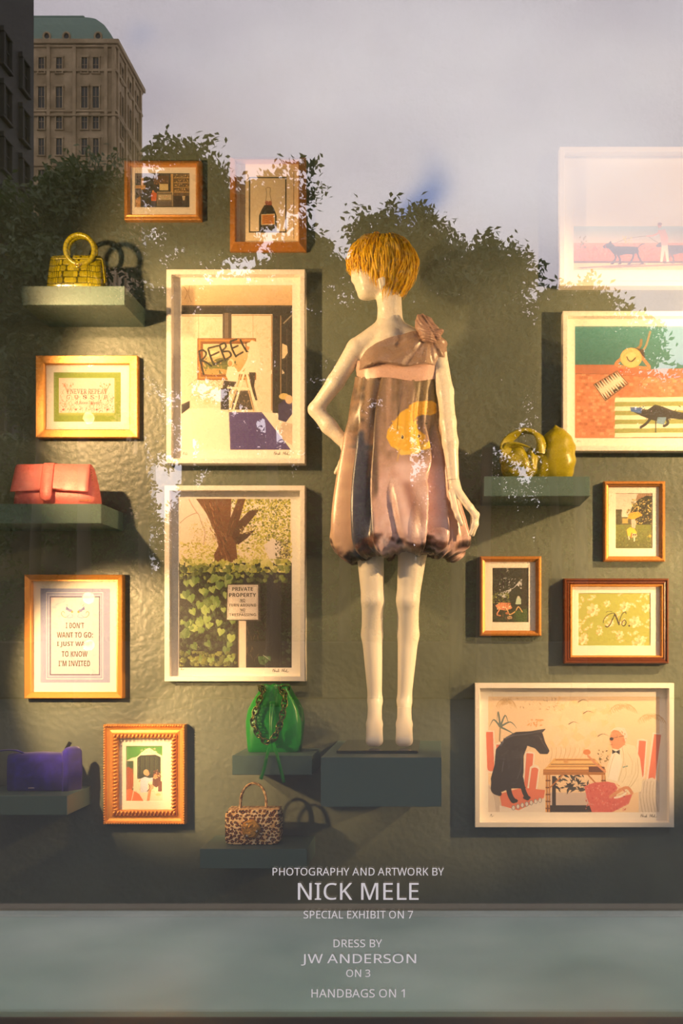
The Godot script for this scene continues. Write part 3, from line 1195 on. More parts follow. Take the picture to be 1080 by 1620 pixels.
func print_rebel() -> Canvas:
	var cream := c8(238, 222, 196)
	var c := Canvas.new(271, 434, 474, 725, 3.0, c8(246, 242, 232))
	c.rect(287, 451, 462, 712, cream)
	c.grad(287, 451, 462, 483, c8(232, 204, 164), c8(214, 180, 134))
	c.daubs(288, 470, 462, 480, 60, 2.0, [c8(206, 172, 126), c8(222, 192, 150)], 0.2)
	c.stroke([290, 453, 296, 462, 292, 474], 0.8, c8(150, 116, 76))
	c.stroke([300, 452, 298, 466, 303, 478], 0.8, c8(160, 124, 84))
	var dk := c8(34, 29, 28)
	c.rect(287, 483, 462, 497, dk)
	c.line([290, 485, 460, 485], 0.8, c8(96, 84, 74))
	c.rect(352, 495, 366, 545, c8(78, 66, 58))
	c.rect(355, 495, 361, 545, c8(120, 104, 90))
	c.rect(288, 499, 351, 500.5, c8(190, 168, 130))
	c.rect(367, 498, 430, 499.5, c8(190, 168, 130))
	c.rect(428.5, 498, 431, 650, c8(170, 140, 100))
	c.rect(431, 483, 462, 655, dk)
	c.rect(443, 499, 444.5, 625, c8(150, 126, 90))
	c.rect(453, 520, 454, 620, c8(84, 72, 60))
	c.poly([446, 543, 454, 547, 455, 558, 450, 566, 446, 568], c8(226, 206, 168))
	c.poly([446, 584, 450, 590, 446, 592], c8(210, 196, 170))
	c.stroke([448, 512, 455, 505, 461, 499], 2.0, c8(150, 140, 120))
	# mural wash
	c.daubs(290, 505, 350, 640, 160, 4.0, [c8(242, 228, 204), c8(234, 216, 188), c8(228, 208, 178)], 0.5)
	c.daubs(368, 505, 428, 640, 160, 4.0, [c8(242, 228, 204), c8(234, 216, 188), c8(228, 208, 178)], 0.5)
	for i in 14:
		var x := c.r.randf_range(290, 345)
		var y := c.r.randf_range(602, 640)
		c.stroke([x, y, x + 6, y - 5, x + 12, y - 1, x + 16, y - 6], 0.7, c8(176, 146, 104))
	c.disc(326, 634, 8, 6, c8(232, 210, 172))
	c.disc(318, 628, 5, 4, c8(224, 200, 160))
	c.stroke([360, 606, 352, 640], 0.8, c8(190, 160, 120))
	for x in [314.0, 400.0]:
		c.line([x, 497, x, 538], 0.4, c8(170, 150, 120))
	# the sprayed painting
	c.rect(312, 535, 405, 601, c8(150, 92, 40))
	c.rect(314, 537, 403, 599, c8(206, 142, 66))
	c.rect(317, 540, 400, 596, c8(140, 84, 36))
	c.grad(321, 544, 397, 592, c8(240, 216, 168), c8(196, 156, 92))
	c.disc(345, 580, 24, 9, c8(118, 124, 60))
	c.disc(352, 572, 14, 6, c8(96, 104, 56))
	c.disc(340, 588, 22, 5, c8(206, 162, 92))
	c.disc(336, 560, 12, 5, c8(250, 226, 176))
	c.daubs(322, 566, 395, 592, 50, 2.4, [c8(150, 140, 76), c8(90, 96, 52), c8(216, 176, 110)], 0.5)
	var ink := c8(28, 22, 22)
	c.stroke([315, 556, 317, 572, 322, 592], 2.9, ink)
	c.stroke([314, 556, 321, 554, 326, 559, 322, 567, 316, 570], 2.9, ink)
	c.stroke([317, 570, 326, 573, 334, 579], 2.9, ink)
	c.stroke([329, 551, 332, 562, 338, 577], 2.9, ink)
	c.stroke([329, 551, 345, 547], 2.9, ink)
	c.stroke([333, 563, 346, 557], 2.9, ink)
	c.stroke([338, 577, 352, 570], 2.9, ink)
	c.stroke([347, 546, 351, 557, 356, 570], 2.9, ink)
	c.stroke([347, 546, 355, 543, 357, 549, 351, 556, 362, 556, 365, 563, 356, 569], 2.9, ink)
	c.stroke([364, 540, 367, 552, 373, 564], 2.9, ink)
	c.stroke([364, 540, 374, 537], 2.9, ink)
	c.stroke([367, 551, 376, 547], 2.9, ink)
	c.stroke([372, 564, 384, 557], 2.9, ink)
	c.stroke([380, 537, 384, 546, 390, 556], 2.9, ink)
	# two people at the painting
	c.poly([393, 543, 398, 538, 406, 541, 410, 556, 411, 572, 406, 590, 394, 590, 386, 588, 391, 572], c8(244, 230, 204))
	c.stroke([396, 560, 389, 576, 384, 584], 3.6, c8(248, 236, 212))
	c.disc(391.5, 549, 3.2, 5.2, c8(226, 150, 96))
	c.disc(394, 545, 4.0, 3.4, c8(244, 230, 204))
	c.stroke([389, 541, 389, 552, 393, 557], 1.0, ink)
	c.poly([394, 589, 404, 589, 402, 612, 407, 633, 401, 634, 396, 612], c8(54, 44, 40))
	c.daubs(395, 592, 404, 630, 40, 1.0, [c8(196, 176, 140), c8(30, 26, 26)], 0.6)
	c.disc(365, 574, 5.2, 6.0, c8(240, 220, 180))
	c.disc(364, 575, 3.4, 4.4, c8(228, 156, 104))
	c.poly([360, 580, 371, 580, 378, 592, 376, 604, 362, 604, 357, 594], c8(248, 236, 212))
	c.stroke([371, 586, 378, 590, 384, 584], 3.2, c8(248, 236, 212))
	c.poly([354, 602, 374, 604, 370, 613, 354, 626, 350, 624], c8(54, 44, 40))
	c.daubs(352, 602, 372, 624, 36, 1.0, [c8(196, 176, 140), c8(34, 28, 28)], 0.6)
	c.stroke([352, 625, 356, 628], 2.4, c8(226, 150, 96))
	# dark cupboard, ladder
	c.rect(349, 614, 362, 648, c8(44, 36, 34))
	c.poly([371, 618, 395, 618, 402, 648, 366, 648], c8(70, 58, 50))
	c.daubs(370, 618, 400, 648, 70, 2.0, [c8(150, 130, 100), c8(40, 34, 32), c8(110, 94, 76)], 0.4)
	var lad := c8(250, 238, 208)
	c.line([386, 590, 377, 622, 368, 652], 3.2, lad)
	c.line([381, 592, 371, 625, 362, 650], 2.2, c8(214, 186, 140))
	c.line([390, 590, 398, 622, 408, 652], 3.6, lad)
	c.line([388, 596, 394, 622, 401, 650], 2.0, c8(206, 176, 130))
	c.line([359, 613, 394, 615], 3.0, lad)
	c.line([380, 590, 392, 590], 4.0, lad)
	# beds, rug, right-hand figure
	c.poly([287, 640, 300, 634, 300, 645, 287, 655], c8(40, 34, 34))
	c.poly([287, 655, 300, 647, 340, 645, 362, 653, 364, 712, 287, 712], c8(250, 240, 220))
	c.poly([414, 652, 462, 655, 462, 712, 450, 705], c8(246, 236, 218))
	c.poly([436, 690, 447, 668, 462, 670, 462, 704], c8(216, 198, 180))
	for i in 8:
		c.line([442 + i * 2.4, 684 + i * 0.8, 450 + i * 1.8, 672], 0.5, c8(190, 172, 156))
	c.poly([362, 652, 414, 652, 460, 711.5, 364, 711.5], c8(72, 56, 128))
	for i in 14:
		for j in 16:
			var y := 666 + i * 3.3
			var xx := lerpf(363, lerpf(414, 460, (y - 652) / 60.0), (j + 0.5) / 16.0)
			c.stroke([xx - 1.4, y, xx, y - 0.9, xx + 1.4, y], 0.5, c8(92, 78, 158))
	c.poly([440, 640, 450, 632, 462, 637, 462, 655, 452, 668, 440, 664], c8(46, 36, 92))
	c.disc(449, 627, 8, 5, c8(216, 190, 120))
	c.disc(457, 632, 6, 7, c8(226, 196, 160))
	c.signature(433, 719.5, 0.95)
	c.stroke([289, 719, 291, 715, 291, 719], 0.5, ink)
	c.stroke([294, 716, 293, 719, 296, 719, 295, 716], 0.5, ink)
	c.grain(0.10)
	return c


func leafy(c: Canvas, a: float, b: float, d: float, e: float, n: int, s: float, cols: Array) -> void:
	# heart-shaped ivy leaves, each with a lighter half
	for i in n:
		var x := c.r.randf_range(a, d)
		var y := c.r.randf_range(b, e)
		var q := s * c.r.randf_range(0.6, 1.25)
		var t := c.r.randf_range(-0.7, 0.7)
		var col: Color = cols[c.r.randi() % cols.size()]
		var p := []
		var p2 := []
		for v in [[0.0, -0.55], [0.5, -0.9], [0.95, -0.45], [0.8, 0.2], [0.0, 1.15], [-0.8, 0.2], [-0.95, -0.45], [-0.5, -0.9]]:
			var w := Vector2(v[0], v[1]).rotated(t) * q
			p.append(clampf(x + w.x, a, d))
			p.append(clampf(y + w.y, b, e))
			w = Vector2(minf(v[0], 0.0), v[1]).rotated(t) * q
			p2.append(clampf(x + w.x, a, d))
			p2.append(clampf(y + w.y, b, e))
		c.poly(p, col)
		c.poly(p2, col.lightened(0.12))


func print_private() -> Canvas:
	var c := Canvas.new(268, 776, 474, 1070, 3.2, c8(246, 242, 232))
	c.grad(283, 789, 461, 900, c8(248, 236, 220), c8(246, 226, 190))
	# far foliage
	for i in 2200:
		var x := c.r.randf_range(366, 461)
		var y := c.r.randf_range(789, 880)
		if (x - 376) * 0.9 + (845 - y) * 0.55 > c.r.randf_range(-5, 32) and not (x > 412 and x < 448 and y > 850 + absf(x - 430)):
			c.daub(clampf(x, 286, 458), clampf(y, 791, 885), c.r.randf_range(1.0, 2.6), 0.6, [c8(176, 176, 46), c8(140, 142, 38), c8(200, 196, 70), c8(102, 108, 30), c8(226, 216, 112)][c.r.randi() % 5])
	c.daubs(300, 826, 346, 868, 260, 1.5, [c8(220, 206, 140), c8(196, 184, 104), c8(232, 216, 160)])
	c.daubs(286, 858, 461, 888, 700, 2.4, [c8(206, 196, 92), c8(230, 218, 130), c8(180, 172, 64), c8(236, 224, 150)])
	c.poly([416, 862, 432, 852, 446, 858, 440, 886, 432, 898], c8(238, 226, 214))
	c.daubs(436, 855, 458, 896, 160, 2.2, [c8(110, 104, 66), c8(78, 76, 44), c8(140, 132, 88)])
	# trunk: leaning, forked
	var bark := c8(120, 76, 44)
	c.poly([310, 789, 354, 789, 358, 812, 362, 838, 372, 850, 376, 889, 340, 889, 338, 878, 346, 862, 338, 838, 326, 812], bark)
	c.poly([349, 789, 366, 789, 364, 830, 368, 846, 356, 838], bark)
	c.poly([376, 789, 388, 789, 380, 818, 370, 846, 358, 850, 362, 826], bark.darkened(0.15))
	c.poly([410, 806, 404, 814, 386, 836, 374, 862, 366, 848, 376, 826, 394, 808], bark.darkened(0.25))
	c.poly([404, 838, 390, 852, 376, 862, 372, 850, 388, 842], bark.darkened(0.35))
	for i in 90:
		var t := c.r.randf()
		var y := lerpf(792, 884, t)
		var x := lerpf(332, 356, t) + c.r.randf_range(-13, 11) * (1.1 - 0.3 * t)
		c.line([x, y, x + 2.5, y + c.r.randf_range(4, 9)], 0.7, [c8(84, 50, 28), c8(160, 112, 70), c8(190, 146, 100), c8(66, 40, 24)][i % 4])
	for i in 24:
		var t := c.r.randf()
		c.line([lerpf(382, 362, t), lerpf(792, 842, t), lerpf(382, 362, t) - 1.5, lerpf(792, 842, t) + 5], 0.7, [c8(70, 42, 26), c8(150, 106, 70)][i % 2])
	c.daubs(380, 832, 400, 844, 24, 2.0, [c8(216, 196, 150), c8(180, 160, 96)])
	c.stroke([284, 828, 296, 818, 312, 812, 318, 826, 324, 842, 322, 862], 1.0, c8(186, 150, 130))
	c.stroke([312, 812, 304, 800, 299, 790], 1.4, c8(206, 170, 150))
	# ivy wall
	c.rect(283, 890, 461, 1056, c8(24, 24, 14))
	leafy(c, 284, 884, 460, 906, 190, 4.2, [c8(176, 178, 62), c8(204, 200, 96), c8(140, 146, 48), c8(224, 216, 130)])
	leafy(c, 284, 894, 460, 922, 110, 4.6, [c8(120, 136, 54), c8(86, 100, 38), c8(160, 166, 80), c8(60, 72, 28)])
	leafy(c, 284, 905, 374, 1054, 240, 3.8, [c8(34, 44, 18), c8(48, 62, 24), c8(28, 34, 14)])
	leafy(c, 285, 908, 372, 1050, 74, 6.6, [c8(96, 124, 54), c8(124, 148, 72), c8(78, 104, 44), c8(142, 164, 84)])
	leafy(c, 284, 1030, 376, 1054, 50, 4.0, [c8(110, 116, 44), c8(78, 86, 30)])
	c.daubs(388, 925, 460, 1054, 60, 2.4, [c8(34, 32, 22), c8(40, 36, 26), c8(30, 34, 20)])
	leafy(c, 446, 1000, 460, 1050, 14, 4.0, [c8(44, 58, 30), c8(36, 48, 24)])
	leafy(c, 408, 1038, 428, 1052, 6, 5.0, [c8(60, 96, 44), c8(50, 78, 34)])
	for i in 16:
		var x := c.r.randf_range(390, 412)
		var y := c.r.randf_range(990, 1040)
		c.line([x, y, x + c.r.randf_range(-4, 4), y + 7], 0.6, c8(110, 84, 54))
	c.stroke([416, 1036, 424, 1042], 0.8, c8(180, 180, 160))
	# sign on its post
	c.rect(378, 980, 389, 1056, c8(232, 214, 196))
	c.rect(376.5, 980, 378, 1056, c8(140, 124, 108))
	c.poly([359, 924, 411, 923, 412, 983, 357, 981], c8(70, 60, 52))
	c.poly([360.5, 925, 408, 925, 408, 980, 359, 980], c8(240, 226, 212))
	c.line([362.5, 927, 406.5, 927, 406.5, 978, 361, 978, 362.5, 927], 0.4, c8(96, 84, 76))
	var ink := c8(52, 44, 40)
	c.text("PRIVATE", 383.5, 934.5, 5.8, 33, ink, sans(true))
	c.text("PROPERTY", 383.5, 944, 5.8, 42, ink, sans(true))
	c.text("NO", 383.5, 951.6, 4.4, 8, ink, sans(true))
	c.rect(379, 952.4, 388, 953, ink)
	c.text("TURN AROUND", 383.5, 959.4, 4.4, 43, ink, sans(true))
	c.text("NO", 383.5, 967, 4.4, 8, ink, sans(true))
	c.rect(379, 967.8, 388, 968.4, ink)
	c.text("TRESPASSING", 383.5, 974.6, 4.4, 42, ink, sans(true))
	c.signature(431, 1063, 0.95)
	c.stroke([286, 1060, 287, 1057, 288, 1060, 291, 1058], 0.5, ink)
	c.grain(0.10)
	return c


func dog(c: Canvas, x: float, y: float, s: float, col: Color) -> void:
	# a tall lean dog walking left, feet at y
	c.poly([x + 16 * s, y - 27 * s, x + 40 * s, y - 27 * s, x + 55 * s, y - 26 * s, x + 58 * s, y - 18 * s, x + 48 * s, y - 14 * s, x + 38 * s, y - 15 * s, x + 26 * s, y - 12 * s, x + 17 * s, y - 15 * s, x + 13 * s, y - 20 * s], col)
	c.poly([x + 20 * s, y - 27 * s, x + 13 * s, y - 33 * s, x + 5 * s, y - 31 * s, x, y - 27 * s, x + 1.5 * s, y - 24 * s, x + 9 * s, y - 24 * s, x + 15 * s, y - 18 * s], col)
	c.poly([x + 9 * s, y - 32 * s, x + 13 * s, y - 36 * s, x + 14 * s, y - 31 * s], col)
	for l in [[19, -16, 21, -9, 16, 0], [23, -15, 27, -8, 28, 0], [49, -17, 48, -9, 43, 0], [54, -20, 57, -10, 63, 0]]:
		c.line([x + l[0] * s, y + l[1] * s, x + l[2] * s, y + l[3] * s, x + l[4] * s, y + l[5] * s], 3.0 * s, col)
		c.line([x + l[4] * s, y, x + (l[4] - 3) * s, y + 0.6], 1.8 * s, col)
	c.stroke([x + 56 * s, y - 25 * s, x + 61 * s, y - 30 * s, x + 66 * s, y - 31 * s], 1.4 * s, col)


func print_walk() -> Canvas:
	var c := Canvas.new(893, 240, 1218, 444, 2.4, c8(246, 242, 232))
	c.rect(905, 257, 1206, 430, c8(243, 236, 226))
	c.grad(907, 358, 1204, 390, c8(176, 208, 222), c8(240, 206, 184))
	c.grad(907, 384, 1204, 414, c8(232, 150, 104), c8(206, 96, 52))
	for i in 420:
		var x := c.r.randf_range(908, 1204)
		c.daub(x, 386 + 10 * absf(sin(x * 0.05)) * c.r.randf() + c.r.randf_range(0, 26), c.r.randf_range(1, 2.6), 0.6, [c8(216, 112, 60), c8(190, 84, 44), c8(236, 148, 96), c8(170, 84, 50)][i % 4])
	c.daubs(917, 371, 927, 392, 40, 1.4, [c8(120, 104, 60), c8(150, 128, 70)])
	c.rect(907, 412.5, 1204, 416, c8(92, 66, 56))
	c.grad(907, 416, 1204, 427, c8(236, 200, 150), c8(226, 190, 140))
	c.poly([912, 423, 1018, 416.5, 1022, 418, 920, 424.6], c8(120, 92, 72))
	c.poly([940, 421.5, 1080, 417, 1110, 418.5, 960, 424], c8(150, 118, 92))
	dog(c, 953, 416.5, 1.0, c8(30, 26, 26))
	c.stroke([957, 387, 958, 392], 1.2, c8(196, 60, 50))
	dog(c, 1037, 415.5, 1.02, c8(92, 88, 98))
	c.stroke([960, 390, 990, 378, 1024, 373], 0.6, c8(110, 90, 80))
	c.stroke([1024, 373, 1034, 380, 1043, 385], 0.6, c8(110, 90, 80))
	c.poly([1040, 364, 1052, 363, 1057, 376, 1056, 388, 1046, 388, 1044, 374], c8(240, 180, 168))
	c.stroke([1045, 366, 1034, 372, 1023, 373.5], 2.6, c8(240, 180, 168))
	c.disc(1043, 357, 3.0, 3.8, c8(226, 156, 120))
	c.disc(1043.4, 354.2, 3.5, 2.2, c8(150, 84, 56))
	c.poly([1046, 388, 1056, 388, 1058, 414, 1054, 414, 1051, 396, 1048, 414, 1044, 414], c8(236, 226, 214))
	c.daubs(985, 374, 1000, 386, 30, 1.8, [c8(206, 196, 110), c8(226, 210, 140)])
	c.signature(1170, 438, 0.9)
	c.grain(0.10)
	return c


func print_pool() -> Canvas:
	var c := Canvas.new(898, 500, 1218, 705, 2.6, c8(246, 242, 232))
	c.rect(909, 516, 1205, 693, c8(206, 130, 92))
	c.grad(909, 516, 1205, 592, c8(64, 142, 146), c8(44, 112, 112))
	c.daubs(910, 518, 1204, 575, 150, 3.0, [c8(74, 154, 156), c8(54, 126, 128), c8(60, 136, 138)], 0.25)
	# herringbone paving, drawn flat as on the photograph's sheet
	for i in 22:
		for j in 44:
			var x := 905.0 + j * 7.2 + (i % 2) * 3.6
			var y := 590.0 + i * 5.2
			var u := Vector2(6.6, 1.2) if (i + j) % 2 == 0 else Vector2(6.0, 2.4)
			var col: Color = [c8(214, 140, 100), c8(198, 122, 84), c8(226, 158, 118), c8(188, 112, 78), c8(206, 130, 96)][c.r.randi() % 5]
			if x > 909 and x + u.x < 1205 and y < 688:
				c.poly([x, y, x + u.x, y + u.y * 0.35, x + u.x, y + 4.7, x, y + 4.5], col)
	c.poly([909, 577, 975, 577, 1030, 584, 1075, 583, 1205, 570, 1205, 588, 1075, 598, 1020, 596, 960, 592, 909, 591], c8(186, 112, 82))
	c.line([909, 591, 960, 592, 1020, 596, 1075, 598, 1205, 588], 0.6, c8(130, 78, 58))
	# bather: legs trailing in the water, arms on the coping, straw hat
	c.stroke([1000, 556, 1012, 548, 1014, 538], 4.4, c8(140, 122, 84))
	c.stroke([1006, 560, 1020, 550, 1028, 525], 3.4, c8(160, 150, 122))
	c.poly([1002, 550, 1018, 553, 1020, 566, 1006, 566], c8(70, 60, 60))
	c.stroke([984, 566, 974, 576, 986, 581], 5.0, c8(206, 136, 92))
	c.stroke([1012, 562, 1022, 574, 1026, 582, 1008, 581], 5.0, c8(206, 136, 92))
	c.disc(998, 566, 17.4, 16.0, c8(226, 178, 106))
	c.disc(998, 566, 16.2, 14.9, c8(238, 196, 126))
	for i in 5:
		c.stroke([998 - 14 + i * 2.0, 566, 998, 554 + i * 1.4, 998 + 14 - i * 2.0, 566], 0.4, c8(210, 162, 96))
	c.disc(998, 563, 8.0, 6.0, c8(242, 206, 140))
	c.stroke([991, 564, 994, 570, 999, 571.5, 1005, 566], 1.8, c8(50, 40, 36))
	c.disc(982, 586, 3.6, 2.6, c8(214, 76, 50))
	# game board
	c.poly([938, 608, 976, 586, 994, 607, 957, 635], c8(120, 84, 62))
	c.poly([940, 608, 975.5, 588, 992, 607, 957, 632.5], c8(244, 226, 202))
	for i in 10:
		var f := (i + 0.5) / 10.0
		var p := Vector2(940, 608).lerp(Vector2(975.5, 588), f)
		var q := Vector2(957, 632.5).lerp(Vector2(992, 607), f)
		var ink: Color = c8(40, 32, 32) if i % 2 == 0 else c8(150, 96, 70)
		var e := (q - p) * 0.42
		var t := Vector2(1.5, -0.85)
		c.poly([p.x - t.x, p.y - t.y, p.x + t.x, p.y + t.y, p.x + e.x, p.y + e.y], ink)
		c.poly([q.x - t.x, q.y - t.y, q.x + t.x, q.y + t.y, q.x - e.x, q.y - e.y], ink)
	c.disc(974, 617, 3, 2, c8(40, 34, 34))
	c.disc(980, 613, 3, 2, c8(60, 48, 44))
	# striped towel with a dark dog on it
	for i in 9:
		c.poly([973, 629 + i * 7, 1205, 627 + i * 7, 1205, 634 + i * 7, 971.5, 636 + i * 7], c8(244, 234, 208) if i % 2 == 0 else c8(150, 160, 92))
	c.poly([968, 692, 1205, 690, 1205, 693, 968, 693], c8(170, 104, 80))
	var bk := c8(32, 34, 44)
	c.poly([1024, 648, 1036, 640, 1050, 644, 1066, 650, 1086, 654, 1110, 656, 1110, 664, 1082, 664, 1060, 662, 1044, 668, 1030, 664, 1014, 658, 1002, 652, 1004, 646], bk)
	c.poly([996, 644, 1016, 645, 1014, 654, 998, 651], c8(52, 96, 170))
	c.stroke([1030, 660, 1022, 670, 1013, 676], 4.0, bk)
	c.stroke([1054, 662, 1056, 670, 1050, 674], 4.0, bk)
	c.poly([1040, 660, 1054, 660, 1050, 672, 1038, 670], c8(110, 150, 186))
	c.stroke([1037, 664, 1037, 684], 1.6, bk)
	c.daubs(1010, 642, 1076, 664, 60, 1.4, [c8(84, 100, 130), c8(20, 20, 26), c8(56, 66, 90)])
	c.signature(1168, 700, 0.9)
	c.stroke([912, 700, 914, 697, 918, 699], 0.5, c8(60, 50, 50))
	c.grain(0.10)
	return c


func print_game() -> Canvas:
	var c := Canvas.new(759, 1089, 1058, 1301, 3.0, c8(246, 242, 232))
	c.grad(772, 1102, 1043, 1285, c8(246, 220, 186), c8(248, 216, 176))
	c.daubs(860, 1110, 970, 1190, 70, 10.0, [c8(252, 226, 190), c8(250, 214, 168), c8(248, 222, 190)], 0.6)
	# painted palms and birds on the wall behind
	for f in [[-60, 26], [-100, 30], [-20, 28], [-140, 22], [20, 26]]:
		var a := deg_to_rad(f[0])
		c.stroke([791, 1150, 791 + cos(a) * f[1] * 0.6, 1150 + sin(a) * f[1] * 0.8, 791 + cos(a) * f[1], 1150 + sin(a) * f[1] * 0.6 + 8], 3.4, c8(104, 124, 120), true)
	c.stroke([791, 1150, 790, 1172], 2.0, c8(150, 140, 110))
	for k in 3:
		var bx: float = [800.0, 985.0, 1030.0][k]
		var by: float = [1110.0, 1118.0, 1134.0][k]
		for i in 9:
			var a := -PI * 0.05 - PI * 0.9 * i / 8.0
			var ex := bx + cos(a) * (22 if k else 16)
			var ey := by + sin(a) * 13 + 10
			c.stroke([bx, by, (bx + ex) * 0.5, minf(by, ey) - 3, ex, ey], 0.8, c8(214, 180, 130))
			for j in 5:
				var t := 0.3 + j * 0.16
				c.line([lerpf(bx, ex, t), lerpf(by, ey, t) - 2, lerpf(bx, ex, t) + 2.5, lerpf(by, ey, t) + 4], 0.6, c8(206, 172, 122))
	c.daubs(800, 1104, 890, 1124, 60, 2.2, [c8(206, 180, 140), c8(226, 198, 156), c8(180, 160, 130)], 0.3)
	c.daubs(834, 1138, 858, 1152, 24, 2.4, [c8(236, 176, 110), c8(226, 160, 96)], 0.4)
	for b in [[914, 1109], [922, 1127], [899, 1144], [945, 1163]]:
		c.stroke([b[0], b[1] + 2, b[0] + 8, b[1] - 2, b[0] + 17, b[1] + 1], 1.6, c8(110, 90, 70), true)
	for i in 8:
		c.stroke([870 + i * 6, 1206, 873 + i * 7, 1192, 872 + i * 7.5, 1182], 0.6, c8(190, 170, 120))
	c.disc(928, 1190, 6, 4.4, c8(226, 140, 76))
	c.daubs(946, 1186, 962, 1206, 24, 2.0, [c8(110, 100, 60), c8(150, 130, 80)])
	# scallop-backed chairs
	var wht := c8(246, 236, 222)
	var sal := c8(232, 124, 92)
	for p in [[774, 1156, 776, 1215], [790, 1176, 792, 1230], [838, 1190, 834, 1246], [846, 1214, 842, 1246], [1016, 1170, 1012, 1226], [1040, 1160, 1030, 1236]]:
		c.stroke([p[0], p[1], p[2], p[3]], 16.0, wht)
		c.stroke([p[0], p[1] + 2, p[2], p[3]], 11.0, sal)
	c.poly([772, 1240, 784, 1250, 796, 1285, 772, 1285], c8(226, 214, 202))
	for i in 5:
		c.stroke([773 + i * 2.2, 1244 + i * 2, 782 + i * 2.2, 1262, 785 + i * 2.2, 1284], 0.8, c8(180, 170, 160))
	c.poly([790, 1256, 826, 1246, 862, 1250, 860, 1262, 820, 1282, 794, 1278], sal)
	c.poly([790, 1274, 820, 1282, 862, 1262, 862, 1285, 790, 1285], c8(236, 228, 220))
	for i in 7:
		c.disc(812 + i * 7, 1278 - i * 2.0, 3, 4, c8(140, 140, 150))
		c.disc(812 + i * 7, 1278 - i * 2.0, 2, 3, c8(236, 228, 220))
	c.rect(864, 1254, 950, 1275, c8(214, 196, 186))
	c.rect(864, 1274, 950, 1285, c8(40, 30, 28))
	c.daubs(876, 1226, 930, 1252, 40, 7.0, [c8(34, 34, 34), c8(60, 60, 60)], 0.28)
	# the dog, sitting, seen from the side
	var bk := c8(32, 28, 30)
	c.poly([800, 1166, 816, 1158, 838, 1157, 850, 1155, 858, 1160, 862, 1174, 869, 1188, 866, 1193, 854, 1193, 846, 1184, 834, 1180, 828, 1196, 828, 1222, 824, 1244, 800, 1250, 786, 1256, 778, 1250, 776, 1232, 782, 1210, 784, 1186], bk)
	c.poly([841, 1160, 848, 1155, 863, 1153, 858, 1159], bk.lightened(0.12))
	c.stroke([790, 1200, 782, 1230, 780, 1250, 790, 1256], 7.0, bk)
	c.stroke([801, 1230, 806, 1256, 812, 1267], 8.0, bk)
	c.stroke([824, 1230, 828, 1250, 834, 1263], 7.0, bk)
	c.disc(813, 1267, 6, 3.4, bk)
	c.disc(833, 1262, 6, 3.2, bk)
	c.stroke([812, 1246, 830, 1246], 3.0, bk)
	c.stroke([791, 1180, 800, 1168, 812, 1163], 2.6, c8(96, 100, 116))
	c.stroke([797, 1200, 794, 1220], 1.6, c8(70, 70, 80))
	c.stroke([853, 1166, 859, 1176, 866, 1186], 0.8, c8(90, 86, 86))
	c.disc(856, 1169, 1.0, 0.8, c8(150, 120, 90))
	for i in 60:
		var t := c.r.randf()
		c.daub(lerpf(792, 824, c.r.randf()), lerpf(1170, 1240, t), c.r.randf_range(2, 5), 0.3, [c8(40, 36, 40), c8(24, 22, 24), c8(54, 52, 60)][i % 3])
	c.stroke([806, 1164, 826, 1162, 842, 1160], 1.4, c8(74, 74, 84))
	c.stroke([826, 1188, 824, 1214, 818, 1232], 1.2, c8(66, 64, 72))
	c.stroke([844, 1164, 852, 1164, 860, 1172], 1.2, c8(62, 58, 60))
	# bamboo game table
	var bam := c8(206, 140, 62)
	c.poly([876, 1200, 940, 1200, 958, 1218, 860, 1218], c8(238, 190, 112))
	for i in 5:
		c.line([878 - i * 3.5, 1202 + i * 3.6, 940 + i * 3.6, 1202 + i * 3.6], 1.2, [c8(170, 104, 44), c8(250, 216, 150), c8(96, 60, 34)][i % 3])
	c.rect(859, 1217, 959, 1226, bam)
	for i in 3:
		c.line([859, 1219 + i * 2.6, 959, 1219 + i * 2.6], 0.8, c8(120, 72, 30))
	c.rect(931, 1213, 956, 1222, c8(110, 64, 34))
	for x in [863.0, 867.0, 951.0, 955.0]:
		c.rect(x, 1226, x + 3, 1285, c8(214, 152, 76))
		c.rect(x + 2.4, 1226, x + 3, 1285, c8(110, 66, 30))
		for i in 5:
			c.rect(x - 0.5, 1234 + i * 11, x + 3.5, 1236 + i * 11, c8(120, 72, 34))
	c.rect(873, 1228, 879, 1276, c8(46, 34, 30))
	c.line([868, 1248, 890, 1226], 2.2, c8(190, 124, 56))
	c.line([950, 1248, 930, 1226], 2.2, c8(190, 124, 56))
	c.disc(895, 1205, 4, 3, c8(226, 170, 96))
	# the seated man in profile
	var jk := c8(248, 236, 206)
	c.poly([924, 1244, 940, 1238, 970, 1236, 976, 1246, 974, 1262, 1000, 1256, 994, 1272, 968, 1285, 936, 1285, 928, 1262], c8(222, 106, 96))
	c.daubs(926, 1240, 992, 1284, 150, 1.6, [c8(240, 160, 146), c8(200, 76, 72), c8(236, 136, 122)])
	c.poly([1010, 1236, 1032, 1230, 1043, 1238, 1043, 1285, 1010, 1285], c8(226, 214, 198))
	for i in 6:
		c.stroke([1014 + i * 5, 1236, 1012 + i * 5, 1260, 1016 + i * 5, 1285], 0.8, c8(176, 166, 154))
	c.poly([970, 1184, 986, 1176, 1004, 1180, 1012, 1200, 1016, 1230, 1014, 1252, 996, 1256, 976, 1240, 958, 1236, 957, 1220, 964, 1200], jk)
	c.poly([968, 1188, 980, 1184, 984, 1206, 976, 1236, 960, 1232], c8(252, 248, 236))
	c.stroke([984, 1182, 986, 1204, 978, 1236], 0.8, c8(206, 190, 156))
	c.stroke([1008, 1200, 1008, 1228, 990, 1252, 978, 1258], 0.9, c8(206, 188, 152))
	c.stroke([1000, 1256, 990, 1246, 966, 1260], 5.0, c8(226, 158, 112))
	c.stroke([958, 1222, 940, 1206, 930, 1196], 3.4, c8(226, 158, 112))
	c.stroke([990, 1254, 982, 1260, 972, 1262], 3.0, c8(252, 246, 230))
